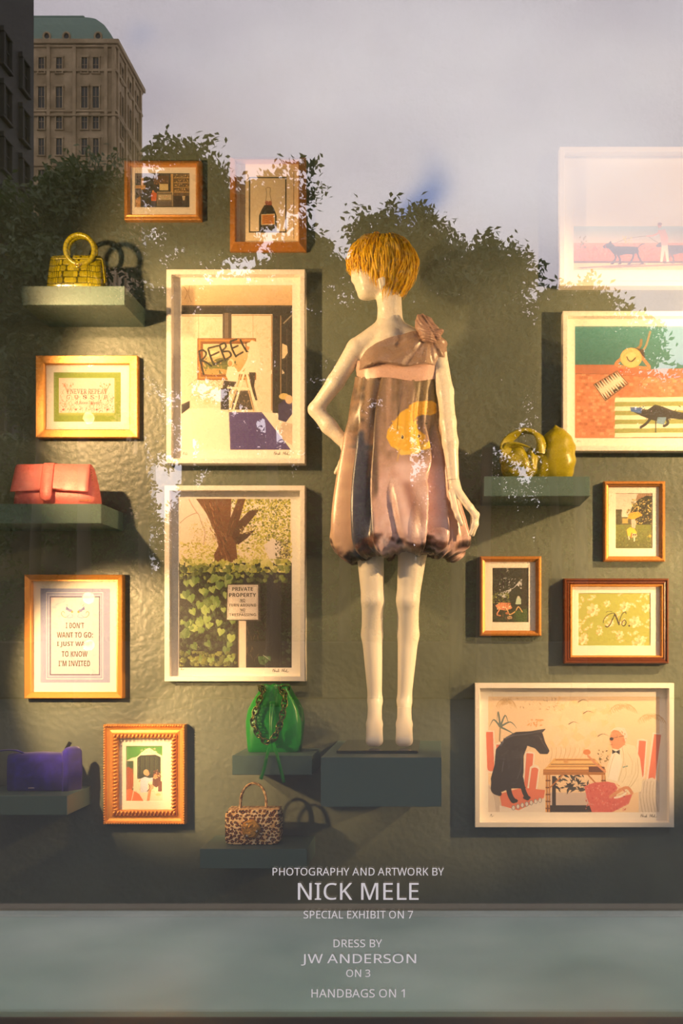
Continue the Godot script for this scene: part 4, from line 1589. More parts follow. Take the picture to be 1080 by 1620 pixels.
	c.line([985, 1214, 992, 1212], 1.6, c8(90, 150, 150))
	c.poly([965, 1164, 968, 1154, 976, 1150, 988, 1153, 992, 1164, 988, 1178, 978, 1186, 968, 1184, 966, 1176, 963.5, 1171], c8(230, 160, 116))
	c.poly([968, 1154, 976, 1150, 988, 1152, 993, 1164, 989, 1174, 986, 1164, 978, 1156], c8(236, 226, 210))
	c.disc(967, 1169, 3.0, 2.6, c8(40, 34, 34))
	c.line([968, 1168, 986, 1164], 0.7, c8(50, 40, 40))
	c.disc(986, 1171, 1.8, 2.8, c8(216, 140, 100))
	c.line([964.5, 1178, 969, 1178], 0.6, c8(150, 84, 66))
	c.poly([968, 1186, 974, 1189, 980, 1186, 980, 1194, 974, 1190, 968, 1193], c8(30, 26, 28))
	c.disc(987, 1260, 0.8, 0.8, c8(40, 34, 34))
	for q in [[992, 1190, 1000, 1206, 998, 1226], [972, 1192, 966, 1210, 962, 1230], [1006, 1206, 1004, 1224, 994, 1244], [988, 1206, 990, 1224, 984, 1238]]:
		c.stroke(q, 1.0, c8(222, 206, 170))
	for i in 26:
		c.daub(c.r.randf_range(966, 990), c.r.randf_range(1156, 1182), 1.6, 0.5, [c8(216, 144, 102), c8(240, 176, 132), c8(200, 126, 88)][i % 3])
	c.stroke([966, 1157, 974, 1152, 984, 1154], 1.8, c8(240, 232, 218))
	c.signature(1013, 1293, 0.95)
	c.stroke([775, 1292, 777, 1288, 778, 1292, 781, 1290], 0.5, c8(60, 54, 50))
	c.grain(0.10)
	return c


func print_gossip() -> Canvas:
	var c := Canvas.new(70, 576, 202, 678, 4.0, c8(244, 240, 230))
	c.rect(85, 589, 191, 667, c8(134, 158, 52))
	c.rect(93, 598, 181, 658, c8(248, 212, 200))
	for i in 70:
		var x := c.r.randf_range(95, 179)
		var y := c.r.randf_range(624, 654)
		c.stroke([x, y, x + c.r.randf_range(-2, 2), y - 4, x + c.r.randf_range(-4, 4), y - 8], 0.4, c8(176, 120, 96))
	c.daubs(94, 626, 180, 653, 150, 1.2, [c8(196, 120, 96), c8(226, 150, 130), c8(156, 150, 96), c8(210, 90, 80)])
	for s in [107.0, 167.0]:
		for i in 9:
			var x: float = s + c.r.randf_range(-9, 9)
			c.stroke([s, 622, (s + x) * 0.5, 614, x, c.r.randf_range(604, 612)], 0.4, c8(160, 116, 88))
			c.daub(x, 607 + i * 0.5, 1.6, 0.5, c8(196, 128, 96))
	for x in [100.0, 120.0, 153.0, 170.0]:
		c.disc(x, 648, 1.6, 1.6, c8(206, 70, 70))
	c.grad(93, 653, 181, 658, c8(176, 186, 96), c8(140, 160, 60))
	var ink := c8(56, 24, 20)
	c.text("I NEVER REPEAT", 137.5, 623, 7.6, 63, ink, serif())
	var xs := [108.0, 121.0, 134.0, 146.0, 157.0, 167.0]
	for i in 6:
		c.text("GOSSIP"[i], xs[i], 631.5, 6.6, 5.6 if i != 4 else 2.2, ink, serif())
	c.text("so listen closely", 137, 640.5, 5.6, 40, ink, serif(), 0.35)
	return c


func print_invited() -> Canvas:
	var c := Canvas.new(50, 920, 184, 1096, 4.0, c8(244, 240, 230))
	c.rect(64, 931, 174, 1080, c8(150, 158, 200))
	for i in 240:
		var x := c.r.randf_range(66, 172)
		var y := c.r.randf_range(933, 1078)
		c.stroke([x, y, x + c.r.randf_range(-2, 2), y - 2.5, x + c.r.randf_range(-3, 3), y - 5], 0.5, [c8(126, 134, 182), c8(176, 182, 214)][i % 2])
	c.rect(73, 937, 163, 1074.5, c8(226, 226, 236))
	c.rect(74, 938, 162, 1073.5, c8(150, 158, 200))
	c.rect(76.5, 941, 160, 1070.5, c8(206, 208, 228))
	c.rect(77, 941.5, 159.5, 1070, c8(166, 172, 208))
	c.rect(79, 943.5, 158, 1068, c8(74, 66, 112))
	c.rect(80.5, 945, 156.5, 1066.5, c8(214, 206, 216))
	c.daubs(82, 947, 155, 1065, 170, 4.0, [c8(204, 196, 212), c8(222, 214, 222), c8(196, 188, 208)], 0.4)
	# two little birds on scrolls
	for s in [-1.0, 1.0]:
		var x: float = 119.0 + s * 10.0
		c.poly([x - s * 1, 964, x + s * 4, 959, x + s * 5, 964, x - s * 3, 968], c8(92, 100, 166))
		c.disc(x - s * 2.0, 966, 3.4, 2.2, c8(120, 128, 184))
		c.disc(x - s * 5.0, 968, 1.8, 1.8, c8(186, 150, 70))
		c.stroke([x + s * 2, 977, x + s * 8, 976, x + s * 12, 971, x + s * 9, 967, x + s * 7, 970], 0.9, c8(196, 140, 96))
		c.stroke([x - s * 4, 971, x - s * 6, 976, x + s * 3, 977, x - s * 1, 972], 1.4, c8(170, 160, 200))
		c.stroke([x + s * 1, 959, x + s * 4, 956], 0.5, c8(120, 90, 90))
	var ink := c8(74, 56, 60)
	c.text("I DON'T", 118.5, 994, 9.0, 29, ink, sans(true))
	c.text("WANT TO GO:", 118.5, 1009, 9.0, 57, ink, sans(true))
	c.text("I JUST WANT", 118.5, 1024, 9.0, 57, ink, sans(true))
	c.text("TO KNOW", 118, 1039, 9.0, 41, ink, sans(true))
	c.text("I'M INVITED", 117.5, 1054, 9.0, 50, ink, sans(true))
	return c


func print_umbrella() -> Canvas:
	var c := Canvas.new(972, 779, 1033, 869, 6.0, c8(226, 210, 196))
	c.grad(972, 779, 1033, 820, c8(222, 208, 196), c8(236, 224, 208))
	c.rect(972, 806, 983, 832, c8(74, 76, 46))
	c.daubs(973, 806, 983, 832, 50, 1.6, [c8(56, 60, 34), c8(96, 96, 60)])
	c.rect(983, 818, 1000, 832, c8(96, 92, 58))
	c.rect(984, 820, 993, 828, c8(186, 168, 86))
	c.poly([1005, 791, 1010, 779, 1033, 779, 1033, 796], c8(150, 116, 90))
	for i in 8:
		c.line([1008 + i * 3.2, 780, 1007 + i * 3.2, 786], 0.6, c8(196, 160, 130))
	c.poly([1033, 785, 1022, 784, 1010, 790, 1000, 800, 996, 812, 1004, 824, 1008, 834, 1033, 834], c8(38, 38, 24))
	c.daubs(999, 790, 1033, 830, 260, 1.5, [c8(226, 206, 130), c8(196, 176, 90), c8(60, 62, 36), c8(110, 110, 60)])
	c.daubs(990, 805, 1000, 815, 40, 1.4, [c8(190, 170, 90), c8(96, 90, 50)])
	c.grad(972, 830, 1033, 869, c8(122, 132, 54), c8(84, 92, 36))
	c.daubs(972, 834, 1033, 868, 320, 1.6, [c8(148, 152, 70), c8(90, 100, 42), c8(66, 74, 30), c8(120, 126, 54)], 0.3)
	c.poly([992, 820, 995, 813, 1003, 810, 1012, 811, 1016, 815, 1010, 818, 1002, 822], c8(240, 176, 50))
	c.line([996, 820, 1003, 811, 1009, 818], 0.4, c8(206, 136, 30))
	c.poly([998, 822, 1004, 821, 1006, 828, 1004, 836, 999, 834], c8(226, 196, 180))
	c.line([1002, 828, 1002, 837], 1.0, c8(206, 160, 140))
	c.poly([991, 838, 996, 834, 1003, 836, 1007, 842, 1006, 848, 1000, 850, 993, 848], c8(246, 200, 60))
	c.disc(1003, 847, 4.4, 3.6, c8(226, 190, 150))
	c.disc(1002, 846, 1.3, 1.2, c8(60, 36, 30))
	c.disc(1005, 846, 1.2, 1.1, c8(60, 36, 30))
	c.stroke([999, 843, 998, 850], 2.0, c8(196, 104, 50))
	c.line([994, 848, 995, 853], 1.6, c8(240, 226, 206))
	c.line([1003, 850, 1003, 856], 1.6, c8(240, 226, 206))
	c.disc(1028, 848, 2.6, 2.0, c8(206, 170, 50))
	c.grain(0.10)
	return c


func print_shade() -> Canvas:
	var c := Canvas.new(777, 897, 837, 986, 6.0, c8(24, 28, 20))
	c.poly([812, 930, 827, 912, 826, 930, 816, 940, 796, 946, 786, 940], c8(196, 202, 206))
	c.daubs(778, 898, 837, 940, 260, 1.7, [c8(20, 24, 16), c8(34, 40, 24), c8(44, 50, 32), c8(16, 18, 14)])
	c.daubs(790, 914, 826, 938, 60, 1.1, [c8(206, 212, 214), c8(170, 178, 180)])
	c.daubs(800, 898, 812, 906, 12, 1.0, [c8(206, 210, 206), c8(150, 156, 150)])
	c.poly([810, 932, 818, 926, 826, 934, 826, 956, 800, 956, 802, 942], c8(30, 38, 24))
	c.daubs(778, 938, 806, 954, 120, 1.6, [c8(104, 116, 44), c8(72, 86, 30), c8(140, 146, 64), c8(44, 52, 24)])
	c.poly([826, 897, 837, 897, 837, 970, 824, 964], c8(40, 36, 24))
	c.daubs(826, 905, 836, 962, 60, 1.4, [c8(60, 54, 34), c8(30, 28, 18)], 0.3)
	c.grad(777, 958, 837, 986, c8(44, 44, 26), c8(34, 50, 22))
	c.poly([812, 968, 837, 962, 837, 986, 820, 986], c8(56, 86, 32))
	c.daubs(812, 964, 836, 985, 80, 1.5, [c8(70, 104, 40), c8(46, 70, 28)], 0.3)
	c.poly([783, 958, 792, 953, 806, 954, 810, 962, 800, 966, 788, 964], c8(226, 150, 108))
	c.daubs(786, 953, 810, 965, 26, 1.8, [c8(240, 206, 130), c8(206, 110, 80), c8(246, 226, 190), c8(150, 120, 60)])
	c.stroke([790, 964, 786, 972, 791, 974], 1.8, c8(240, 160, 116))
	c.stroke([802, 964, 806, 972, 814, 968], 1.6, c8(236, 190, 120))
	c.stroke([816, 966, 820, 960, 826, 968], 1.4, c8(226, 186, 120))
	c.poly([815, 956, 817, 946, 821, 943, 824, 948, 824, 956], c8(186, 210, 186))
	c.disc(820, 945, 2.2, 2.2, c8(206, 206, 190))
	c.disc(806, 977, 4, 3, c8(190, 160, 120))
	c.disc(802, 970, 3, 2, c8(176, 110, 70))
	c.daubs(778, 972, 812, 985, 60, 1.6, [c8(84, 62, 38), c8(120, 84, 50), c8(48, 40, 26)], 0.4)
	c.grain(0.10)
	return c


func print_shop() -> Canvas:
	var c := Canvas.new(212, 272, 301, 329, 5.0, c8(34, 24, 18))
	c.rect(213, 273, 243, 328, c8(28, 22, 18))
	c.rect(223, 281, 227, 300, c8(206, 160, 90))
	c.rect(213, 293, 224, 298, c8(190, 144, 80))
	c.rect(226, 293, 230, 299, c8(190, 144, 80))
	c.poly([213, 316, 222, 310, 222, 328, 213, 328], c8(190, 140, 80))
	c.rect(243, 278, 267, 292, c8(90, 62, 34))
	c.daubs(244, 282, 267, 292, 40, 1.0, [c8(190, 140, 70), c8(50, 34, 22), c8(140, 96, 48)])
	c.rect(252, 291, 266, 301, c8(216, 196, 140))
	c.rect(270, 275, 274, 308, c8(196, 160, 90))
	c.rect(275, 275, 299, 310, c8(96, 72, 34))
	for i in 4:
		c.rect(275, 281 + i * 7.5, 299, 282 + i * 7.5, c8(206, 170, 96))
		c.daubs(276, 276 + i * 7.5, 298, 281 + i * 7.5, 30, 1.0, [c8(240, 206, 120), c8(206, 160, 70), c8(226, 190, 130)])
	c.rect(248, 304, 273, 326, c8(120, 104, 80))
	c.rect(250, 308, 271, 316, c8(190, 176, 140))
	c.daubs(251, 309, 270, 315, 20, 1.0, [c8(206, 90, 50), c8(240, 226, 190), c8(120, 130, 90)])
	c.rect(250, 318, 271, 325, c8(96, 88, 84))
	c.line([248, 304, 273, 304, 273, 326], 0.7, c8(206, 190, 150))
	c.rect(274, 310, 300, 328, c8(40, 24, 16))
	c.poly([288, 310, 293, 310, 292, 317, 289, 317], c8(206, 190, 150))
	c.poly([239, 306, 243, 303, 248, 306, 247, 318, 239, 318], c8(206, 96, 40))
	c.disc(242, 303, 1.8, 2.0, c8(226, 150, 90))
	c.poly([239, 318, 246, 318, 246, 328, 238, 328], c8(60, 64, 90))
	c.daubs(214, 300, 238, 326, 60, 1.2, [c8(70, 48, 30), c8(20, 16, 14), c8(120, 84, 50)])
	c.grain(0.10)
	return c


func print_bottle() -> Canvas:
	var c := Canvas.new(377, 257, 474, 387, 4.0, c8(240, 222, 188))
	var ink := c8(40, 34, 26)
	c.rect(464, 272, 465, 378, c8(150, 130, 100))
	c.line([394.5, 281, 452, 281, 452, 367, 394.5, 367, 394.5, 281], 2.2, ink)
	c.stroke([420, 319, 421.5, 308, 421, 301, 420.6, 298, 424, 296.4, 427.6, 298, 427.4, 301, 427, 308, 429.6, 319], 0.7, c8(110, 86, 60))
	c.poly([419, 319, 422, 317.6, 424.5, 319, 427, 317.6, 430, 319, 429.6, 325, 420, 325], c8(176, 84, 52))
	c.daubs(419.5, 318.6, 429.6, 324, 22, 0.9, [c8(226, 196, 160), c8(120, 56, 36)])
	c.poly([418, 324.5, 430, 324.5, 434, 332, 437.4, 341, 437.4, 366, 409.5, 366, 409.5, 341, 413.6, 332], c8(36, 34, 24))
	c.stroke([432, 328, 436, 338, 436.6, 350], 0.6, c8(90, 84, 60))
	c.poly([413, 339, 434.4, 338, 434.4, 355, 413, 356], c8(244, 222, 170))
	c.poly([414.2, 340.2, 433.2, 339.4, 433.2, 353.8, 414.2, 354.8], c8(216, 138, 48))
	for i in 4:
		c.stroke([417, 343.4 + i * 3, 421, 342.8 + i * 3, 425, 343.4 + i * 3, 430.6, 342.8 + i * 3], 0.7, c8(130, 80, 30))
	return c


func print_mirror() -> Canvas:
	var c := Canvas.new(198, 1179, 258, 1269, 6.0, c8(70, 150, 52))
	c.grad(198, 1179, 258, 1215, c8(66, 146, 50), c8(84, 160, 60))
	var wh := c8(246, 230, 200)
	c.poly([198, 1205, 208, 1199, 214, 1198, 214, 1262, 198, 1262], wh)
	c.rect(200, 1204, 211, 1262, c8(56, 84, 40))
	c.poly([211, 1200, 218, 1196, 224, 1190, 231, 1185, 236, 1183, 241, 1186, 246, 1190, 253, 1194, 258, 1196, 258, 1262, 211, 1262], wh)
	c.daubs(222, 1184, 248, 1194, 40, 1.3, [c8(226, 206, 170), c8(252, 240, 214), c8(196, 176, 140)])
	c.poly([217, 1199, 222, 1195, 246, 1194, 254, 1198, 254, 1228, 246, 1232, 217, 1232], c8(34, 44, 22))
	for i in 14:
		c.line([219 + i * 2.5, 1197, 219 + i * 2.5, 1224], 0.7, [c8(56, 70, 36), c8(24, 30, 16), c8(80, 92, 52)][i % 3])
	c.daubs(214, 1232, 258, 1262, 60, 1.5, [c8(246, 230, 200), c8(226, 200, 160), c8(196, 160, 110)])
	# children at the glass
	c.disc(231, 1222, 4.4, 4.8, c8(196, 170, 120))
	c.disc(233, 1224, 3.0, 3.6, c8(226, 160, 120))
	c.poly([222, 1232, 229, 1229, 236, 1231, 242, 1230, 243, 1235, 234, 1238, 233, 1254, 222, 1254], c8(206, 216, 236))
	c.poly([242, 1224, 248, 1219, 254, 1224, 254, 1240, 247, 1246, 241, 1242], c8(96, 50, 32))
	c.disc(246, 1228, 3.0, 3.4, c8(226, 140, 100))
	c.daubs(243, 1218, 256, 1232, 26, 1.4, [c8(226, 186, 110), c8(120, 60, 36), c8(240, 210, 150)])
	c.rect(250, 1236, 256, 1256, c8(110, 60, 44))
	c.poly([220, 1254, 258, 1252, 258, 1269, 226, 1269], c8(236, 222, 196))
	c.disc(250, 1257, 4, 2, c8(216, 206, 150))
	# girl in front, seen from behind
	c.poly([198, 1216, 203, 1213, 209, 1217, 211, 1226, 211, 1240, 208, 1254, 198, 1254], c8(176, 84, 34))
	for i in 9:
		c.stroke([200 + i * 1.2, 1216, 200 + i * 1.3, 1236, 199 + i * 1.1, 1252], 0.6, [c8(206, 116, 54), c8(130, 56, 24)][i % 2])
	c.poly([198, 1250, 206, 1248, 220, 1256, 228, 1269, 198, 1269], c8(226, 116, 58))
	c.stroke([212, 1244, 210, 1258, 207, 1269], 1.0, wh)
	c.stroke([210, 1246, 215, 1244, 213, 1250], 1.6, wh)
	c.stroke([234, 1268, 236, 1256, 238, 1246], 4.4, c8(230, 140, 90))
	c.disc(239, 1245, 4.2, 4.2, c8(240, 176, 130))
	c.stroke([235, 1240, 237, 1246, 233, 1252], 1.2, c8(70, 40, 34))
	c.grain(0.10)
	return c


func print_no() -> Canvas:
	var c := Canvas.new(913, 937, 1030, 1023, 5.0, c8(170, 178, 78))
	var pk := [c8(246, 214, 164), c8(238, 198, 140), c8(250, 226, 184), c8(228, 186, 130)]
	for f in [[938, 965, 11], [988, 960, 9], [1004, 984, 10], [922, 1012, 9], [1012, 1014, 10], [966, 986, 6], [960, 955, 6], [1022, 962, 8], [980, 1004, 7], [948, 1000, 6]]:
		for ring in 3:
			for i in 7 - ring:
				var a := TAU * i / (7 - ring) + ring * 0.5
				var rr: float = f[2] * (0.62 - ring * 0.22)
				c.disc(f[0] + cos(a) * rr, f[1] + sin(a) * rr, f[2] * 0.36, f[2] * 0.26, pk[(ring + i) % 4], a)
		c.disc(f[0], f[1], f[2] * 0.2, f[2] * 0.2, c8(214, 166, 96))
	for i in 46:
		var x := c.r.randf_range(915, 1028)
		var y := c.r.randf_range(939, 1021)
		var a := c.r.randf() * TAU
		c.stroke([x, y, x + cos(a) * 4, y + sin(a) * 4, x + cos(a + 0.5) * 8, y + sin(a + 0.5) * 8], 0.7, pk[1])
		for j in 4:
			c.disc(x + cos(a) * j * 2.2 + cos(a + 1.5) * 1.8, y + sin(a) * j * 2.2 + sin(a + 1.5) * 1.8, 1.9, 0.9, pk[j], a + 1.0)
	var ink := c8(56, 50, 34)
	# "No." in a copperplate hand
	c.stroke([957, 990, 960, 992, 964, 989, 968, 981, 972, 972], 1.6, ink)
	c.stroke([954, 986, 955, 980, 961, 973, 969, 970, 973, 972, 976, 980, 978, 987], 1.0, ink)
	c.stroke([973, 973, 976, 980, 979, 988], 2.4, ink)
	c.stroke([979, 988, 981, 978, 985, 970, 989, 968, 990, 971], 1.1, ink)
	c.stroke([958, 969, 962, 967, 968, 968], 0.6, ink)
	c.stroke([987, 981, 984, 984, 983.4, 988, 986, 990.4, 989, 988, 990, 984, 988, 981, 987, 981], 1.4, ink)
	c.disc(995, 990, 1.5, 1.5, ink)
	return c


# ---------------------------------------------------------------- shelves
func shelves() -> void:
	for s in [
		["painted floating shelf under the ring-handled yellow-green bag, top left", 34, 197, 452.5, 482.5],
		["painted floating shelf under the pink clutch, running out of the left edge", -40, 160, 797, 828],
		["painted floating shelf under the blue suede bag, lower left", -45, 106, 1259, 1289.5],
		["painted floating shelf under the green bucket bag", 367, 493.5, 1195.5, 1226],
		["painted floating shelf under the leopard-print bag", 316, 485, 1343, 1374],
		["painted floating shelf under the olive leather bag, right of the mannequin", 765, 933, 753.7, 785],
	]:
		var a := at(s[1], s[4], 0.25)
		var b := at(s[2], s[3], 0.25)
		var o := thing("wall_shelf", s[0], "shelf", Vector3((a.x + b.x) / 2, a.y, 0), "painted floating shelves")
		boxmesh("shelf_box", Vector3((a.x + b.x) / 2, (a.y + b.y) / 2, 0.1255), Vector3(b.x - a.x, b.y - a.y, 0.249), M.shelf, o, 0.0012)
	var o := thing("pedestal", "deep wall-mounted dark teal box that the mannequin stands on", "pedestal", Vector3(-0.181, 0.484, 0))
	boxmesh("pedestal_box", Vector3(-0.181, 0.5605, 0.2755), Vector3(0.374, 0.153, 0.549), M.shelf, o, 0.0012)


func shelf_top(py: float) -> float:
	return CY + (VY - py) * mpp(0.25)


# ---------------------------------------------------------------- lettering on the pane
func lettering() -> void:
	var white := mat(c8(254, 253, 254), 0.5)
	for l in [
		["PHOTOGRAPHY AND ARTWORK BY", 431, 702, 1385, 12.0, "top line of white window lettering, small capitals"],
		["NICK MELE", 471, 662, 1423.5, 26.5, "largest line of white window lettering, a name in thin capitals"],
		["SPECIAL EXHIBIT ON 7", 480, 653, 1453, 12.0, "white window lettering about a special exhibit"],
		["DRESS BY", 527.5, 604, 1498.5, 12.0, "short white window lettering about the dress"],
		["JW ANDERSON", 476, 658, 1527.5, 18.0, "second-largest line of white window lettering, below the dress line"],
		["ON 3", 547.5, 585.5, 1545.5, 11.5, "shortest white window lettering, a floor number under the designer line"],
		["HANDBAGS ON 1", 492.5, 640, 1578, 13.0, "lowest line of white window lettering, about handbags"],
	]:
		var t := TextMesh.new()
		t.text = l[0]
		t.font = sans()
		t.font_size = 48
		t.pixel_size = 0.001
		t.depth = 0.0006
		t.curve_step = 1.0
		var box := t.get_aabb()
		var z := GLASS_Z + 0.0056
		var a := at(l[1], l[3], z)
		var b := at(l[2], l[3] - l[4], z)
		var o := place("vinyl_lettering", t, white, self)
		var k := Vector3((b.x - a.x) / box.size.x, (b.y - a.y) / box.size.y, 1.0)
		o.scale = k
		o.position = Vector3(a.x - box.position.x * k.x, a.y - box.position.y * k.y, z)
		tag(o, l[5], "lettering", "lines of white vinyl lettering on the pane")


# ---------------------------------------------------------------- mannequin
func mannequin() -> void:
	var o := thing("mannequin", "cream mannequin with a yellow wig and one-shouldered printed bubble dress on a pedestal", "mannequin", Vector3(-0.2, 0.637, 0.22))
	var skin := mat(c8(242, 234, 216), 0.32)
	# base plate
	var st := begin()
	cbox(st, Vector3(-0.2, 0.6415, 0.245), Vector3(0.262, 0.008, 0.374), 0.002)
	obj("base_plate", st, M.mirror, o)
	var b := func(x0: float, y0: float, z0: float, r0: float, x1: float, y1: float, z1: float, r1: float) -> Array:
		return [at(x0, y0, z0), at(x1, y1, z1), r0 * mpp(z0), r1 * mpp(z1)]
	var body := begin()
	# torso, legs and feet, arms to the wrists
	var bones := [
		b.call(616, 474, 0.2, 19, 617, 522, 0.19, 20.5),
		b.call(617, 520, 0.19, 21, 566, 549, 0.2, 15),
		b.call(617, 524, 0.19, 22, 691, 553, 0.2, 15),
		b.call(617, 540, 0.2, 26, 606, 575, 0.2, 28),
		b.call(598, 572, 0.195, 28, 606, 645, 0.19, 26),
		b.call(664, 574, 0.195, 28, 650, 645, 0.19, 26),
		b.call(620, 640, 0.2, 32, 622, 690, 0.2, 32),
		b.call(604, 765, 0.2, 36, 640, 765, 0.2, 36),
		b.call(622, 690, 0.2, 34, 622, 760, 0.2, 40),
		b.call(598, 780, 0.2, 31, 585, 866, 0.21, 22),
		b.call(585, 866, 0.21, 22, 589.5, 950, 0.22, 17.5),
		b.call(589.5, 950, 0.22, 17.4, 588.5, 1004, 0.185, 16.6),
		b.call(588.5, 1004, 0.185, 16.6, 593, 1108, 0.19, 10.8),
		b.call(648, 780, 0.2, 31, 653, 866, 0.21, 23.5),
		b.call(653, 866, 0.21, 23.5, 644.8, 950, 0.22, 17.6),
		b.call(644.8, 950, 0.22, 17.5, 645.5, 1004, 0.185, 16.6),
		b.call(645.5, 1004, 0.185, 16.6, 639.5, 1108, 0.19, 10.9),
		b.call(563, 553, 0.2, 16, 531, 604, 0.185, 13.2),
		b.call(531, 604, 0.185, 13.2, 499, 648, 0.16, 11.2),
		b.call(499, 648, 0.16, 11.4, 520, 674, 0.165, 12.6),
		b.call(520, 674, 0.165, 12.6, 550, 706, 0.17, 9.4),
		b.call(692, 560, 0.21, 14.5, 704, 620, 0.25, 13),
		b.call(704, 620, 0.25, 13, 708.5, 668, 0.275, 12.4),
		b.call(708.5, 668, 0.275, 12.4, 712, 700, 0.285, 12.2),
		b.call(712, 700, 0.285, 12.2, 717, 764, 0.29, 9.2),
	]
	for f in [[593.0, 592.0], [639.5, 639.2]]:
		bones.append(b.call(f[0], 1108, 0.19, 10.8, f[1], 1146, 0.245, 11.8))
		bones.append(b.call(f[0], 1112, 0.18, 10, f[1] + 0.5, 1132, 0.14, 9.5))
		bones.append(b.call(f[0], 1132, 0.145, 9.5, f[1], 1160, 0.25, 9.5))
		bones.append(b.call(f[1] - 4.2, 1146, 0.25, 8.6, f[1] - 5.0, 1172, 0.335, 9.0))
		bones.append(b.call(f[1] + 4.2, 1146, 0.25, 8.6, f[1] + 5.0, 1172, 0.335, 9.0))
	blob(body, bones, 0.006, 0.0045)
	# head
	bones = [
		b.call(592, 420, 0.2, 35, 613, 418, 0.2, 36) + [Vector3(0, 0, 1), 1.1],
		b.call(578, 434, 0.2, 22, 584, 452, 0.2, 19) + [Vector3(0, 0, 1), 0.9],
		b.call(576, 460, 0.2, 11, 573.5, 466, 0.2, 7.5),
		b.call(580, 462, 0.2, 12, 606, 455, 0.2, 13) + [Vector3(0, 0, 1), 0.62],
		b.call(571, 420, 0.2, 11, 566, 428, 0.2, 7),
		b.call(563, 428, 0.2, 3.4, 558.5, 443.5, 0.2, 2.6),
		b.call(563, 446, 0.207, 2.6, 563, 446, 0.193, 2.6),
		b.call(565.5, 452.6, 0.205, 3.0, 565.5, 452.6, 0.195, 3.0),
		b.call(566.5, 457.4, 0.204, 2.9, 566.5, 457.4, 0.196, 2.9),
		b.call(612, 462, 0.2, 18, 616, 490, 0.2, 18.6),
	]
	blob(body, bones, 0.0036, 0.0042)
	# ear
	bones = [b.call(601, 443, 0.277, 3.2, 603, 456, 0.274, 2.6), b.call(601, 443, 0.277, 2.8, 606, 441, 0.28, 2.8), b.call(606, 441, 0.28, 2.6, 607, 450, 0.278, 2.4)]
	blob(body, bones, 0.003, 0.002)
	# hanging hand
	bones = [b.call(716.5, 757, 0.29, 9.4, 719, 772, 0.29, 10.2)]
	var fing := [[0.325, 742, 803, 751, 816, 749, 831, 743.5, 845.5], [0.308, 744, 802, 754, 814, 753, 830, 748, 846.5], [0.291, 743, 802, 753, 814, 752, 829, 747, 843.5], [0.275, 740, 801, 748, 812, 748, 824, 744.5, 836]]
	for f in fing:
		bones.append(b.call(719, 772, lerpf(0.29, f[0], 0.45), 7.4, f[1], f[2], f[0], 4.6))
		bones.append(b.call(f[1], f[2], f[0], 4.5, f[3], f[4], f[0], 4.0))
		bones.append(b.call(f[3], f[4], f[0], 4.0, f[5], f[6], f[0], 3.5))
		bones.append(b.call(f[5], f[6], f[0], 3.5, f[7], f[8], f[0], 2.6))
	bones.append(b.call(714, 780, 0.31, 6.2, 719, 802, 0.328, 4.8))
	bones.append(b.call(719, 802, 0.328, 4.8, 724, 817, 0.335, 4.2))
	bones.append(b.call(724, 817, 0.335, 4.2, 730, 829, 0.332, 3.2))
	blob(body, bones, 0.003, 0.0026)
	# hand on the hip
	bones = [b.call(546, 703, 0.17, 9.4, 551, 716, 0.168, 10)]
	for f in [[0.19, 553, 736, 556, 756, 557, 772], [0.175, 548, 738, 548, 758, 549, 774], [0.16, 543, 736, 541, 752, 541, 766], [0.148, 540, 732, 535, 742, 530.5, 748]]:
		bones.append(b.call(551, 716, lerpf(0.168, f[0], 0.5), 7.2, f[1], f[2], f[0], 4.6))
		bones.append(b.call(f[1], f[2], f[0], 4.4, f[3], f[4], f[0], 3.8))
		bones.append(b.call(f[3], f[4], f[0], 3.8, f[5], f[6], f[0], 2.8))
	bones.append(b.call(553, 712, 0.19, 6, 566, 730, 0.2, 4.6))
	bones.append(b.call(566, 730, 0.2, 4.6, 574, 744, 0.205, 3.4))
	blob(body, bones, 0.003, 0.0026)
	obj("body", body, skin, o)
	# seams of the detachable arms
	var seam := mat(c8(120, 104, 84), 0.7)
	var ring := func(c: Vector3, n: Vector3, r: float, sz: float) -> void:
		var u := n.cross(Vector3(0, 0, 1)).normalized()
		var w := n.cross(u).normalized()
		var pts := []
		for i in 28:
			pts.append(c + u * cos(TAU * i / 28) * r + w * sin(TAU * i / 28) * r * sz)
		var s2 := begin()
		tube(s2, pts, 0.0007, 5, true)
		obj("seam", s2, seam, o)
	ring.call(at(716.7, 759.5, 0.29), Vector3(0.06, -1, 0).normalized(), 9.55 * mpp(0.29), 1.0)
	wig(o)
	dress(o)


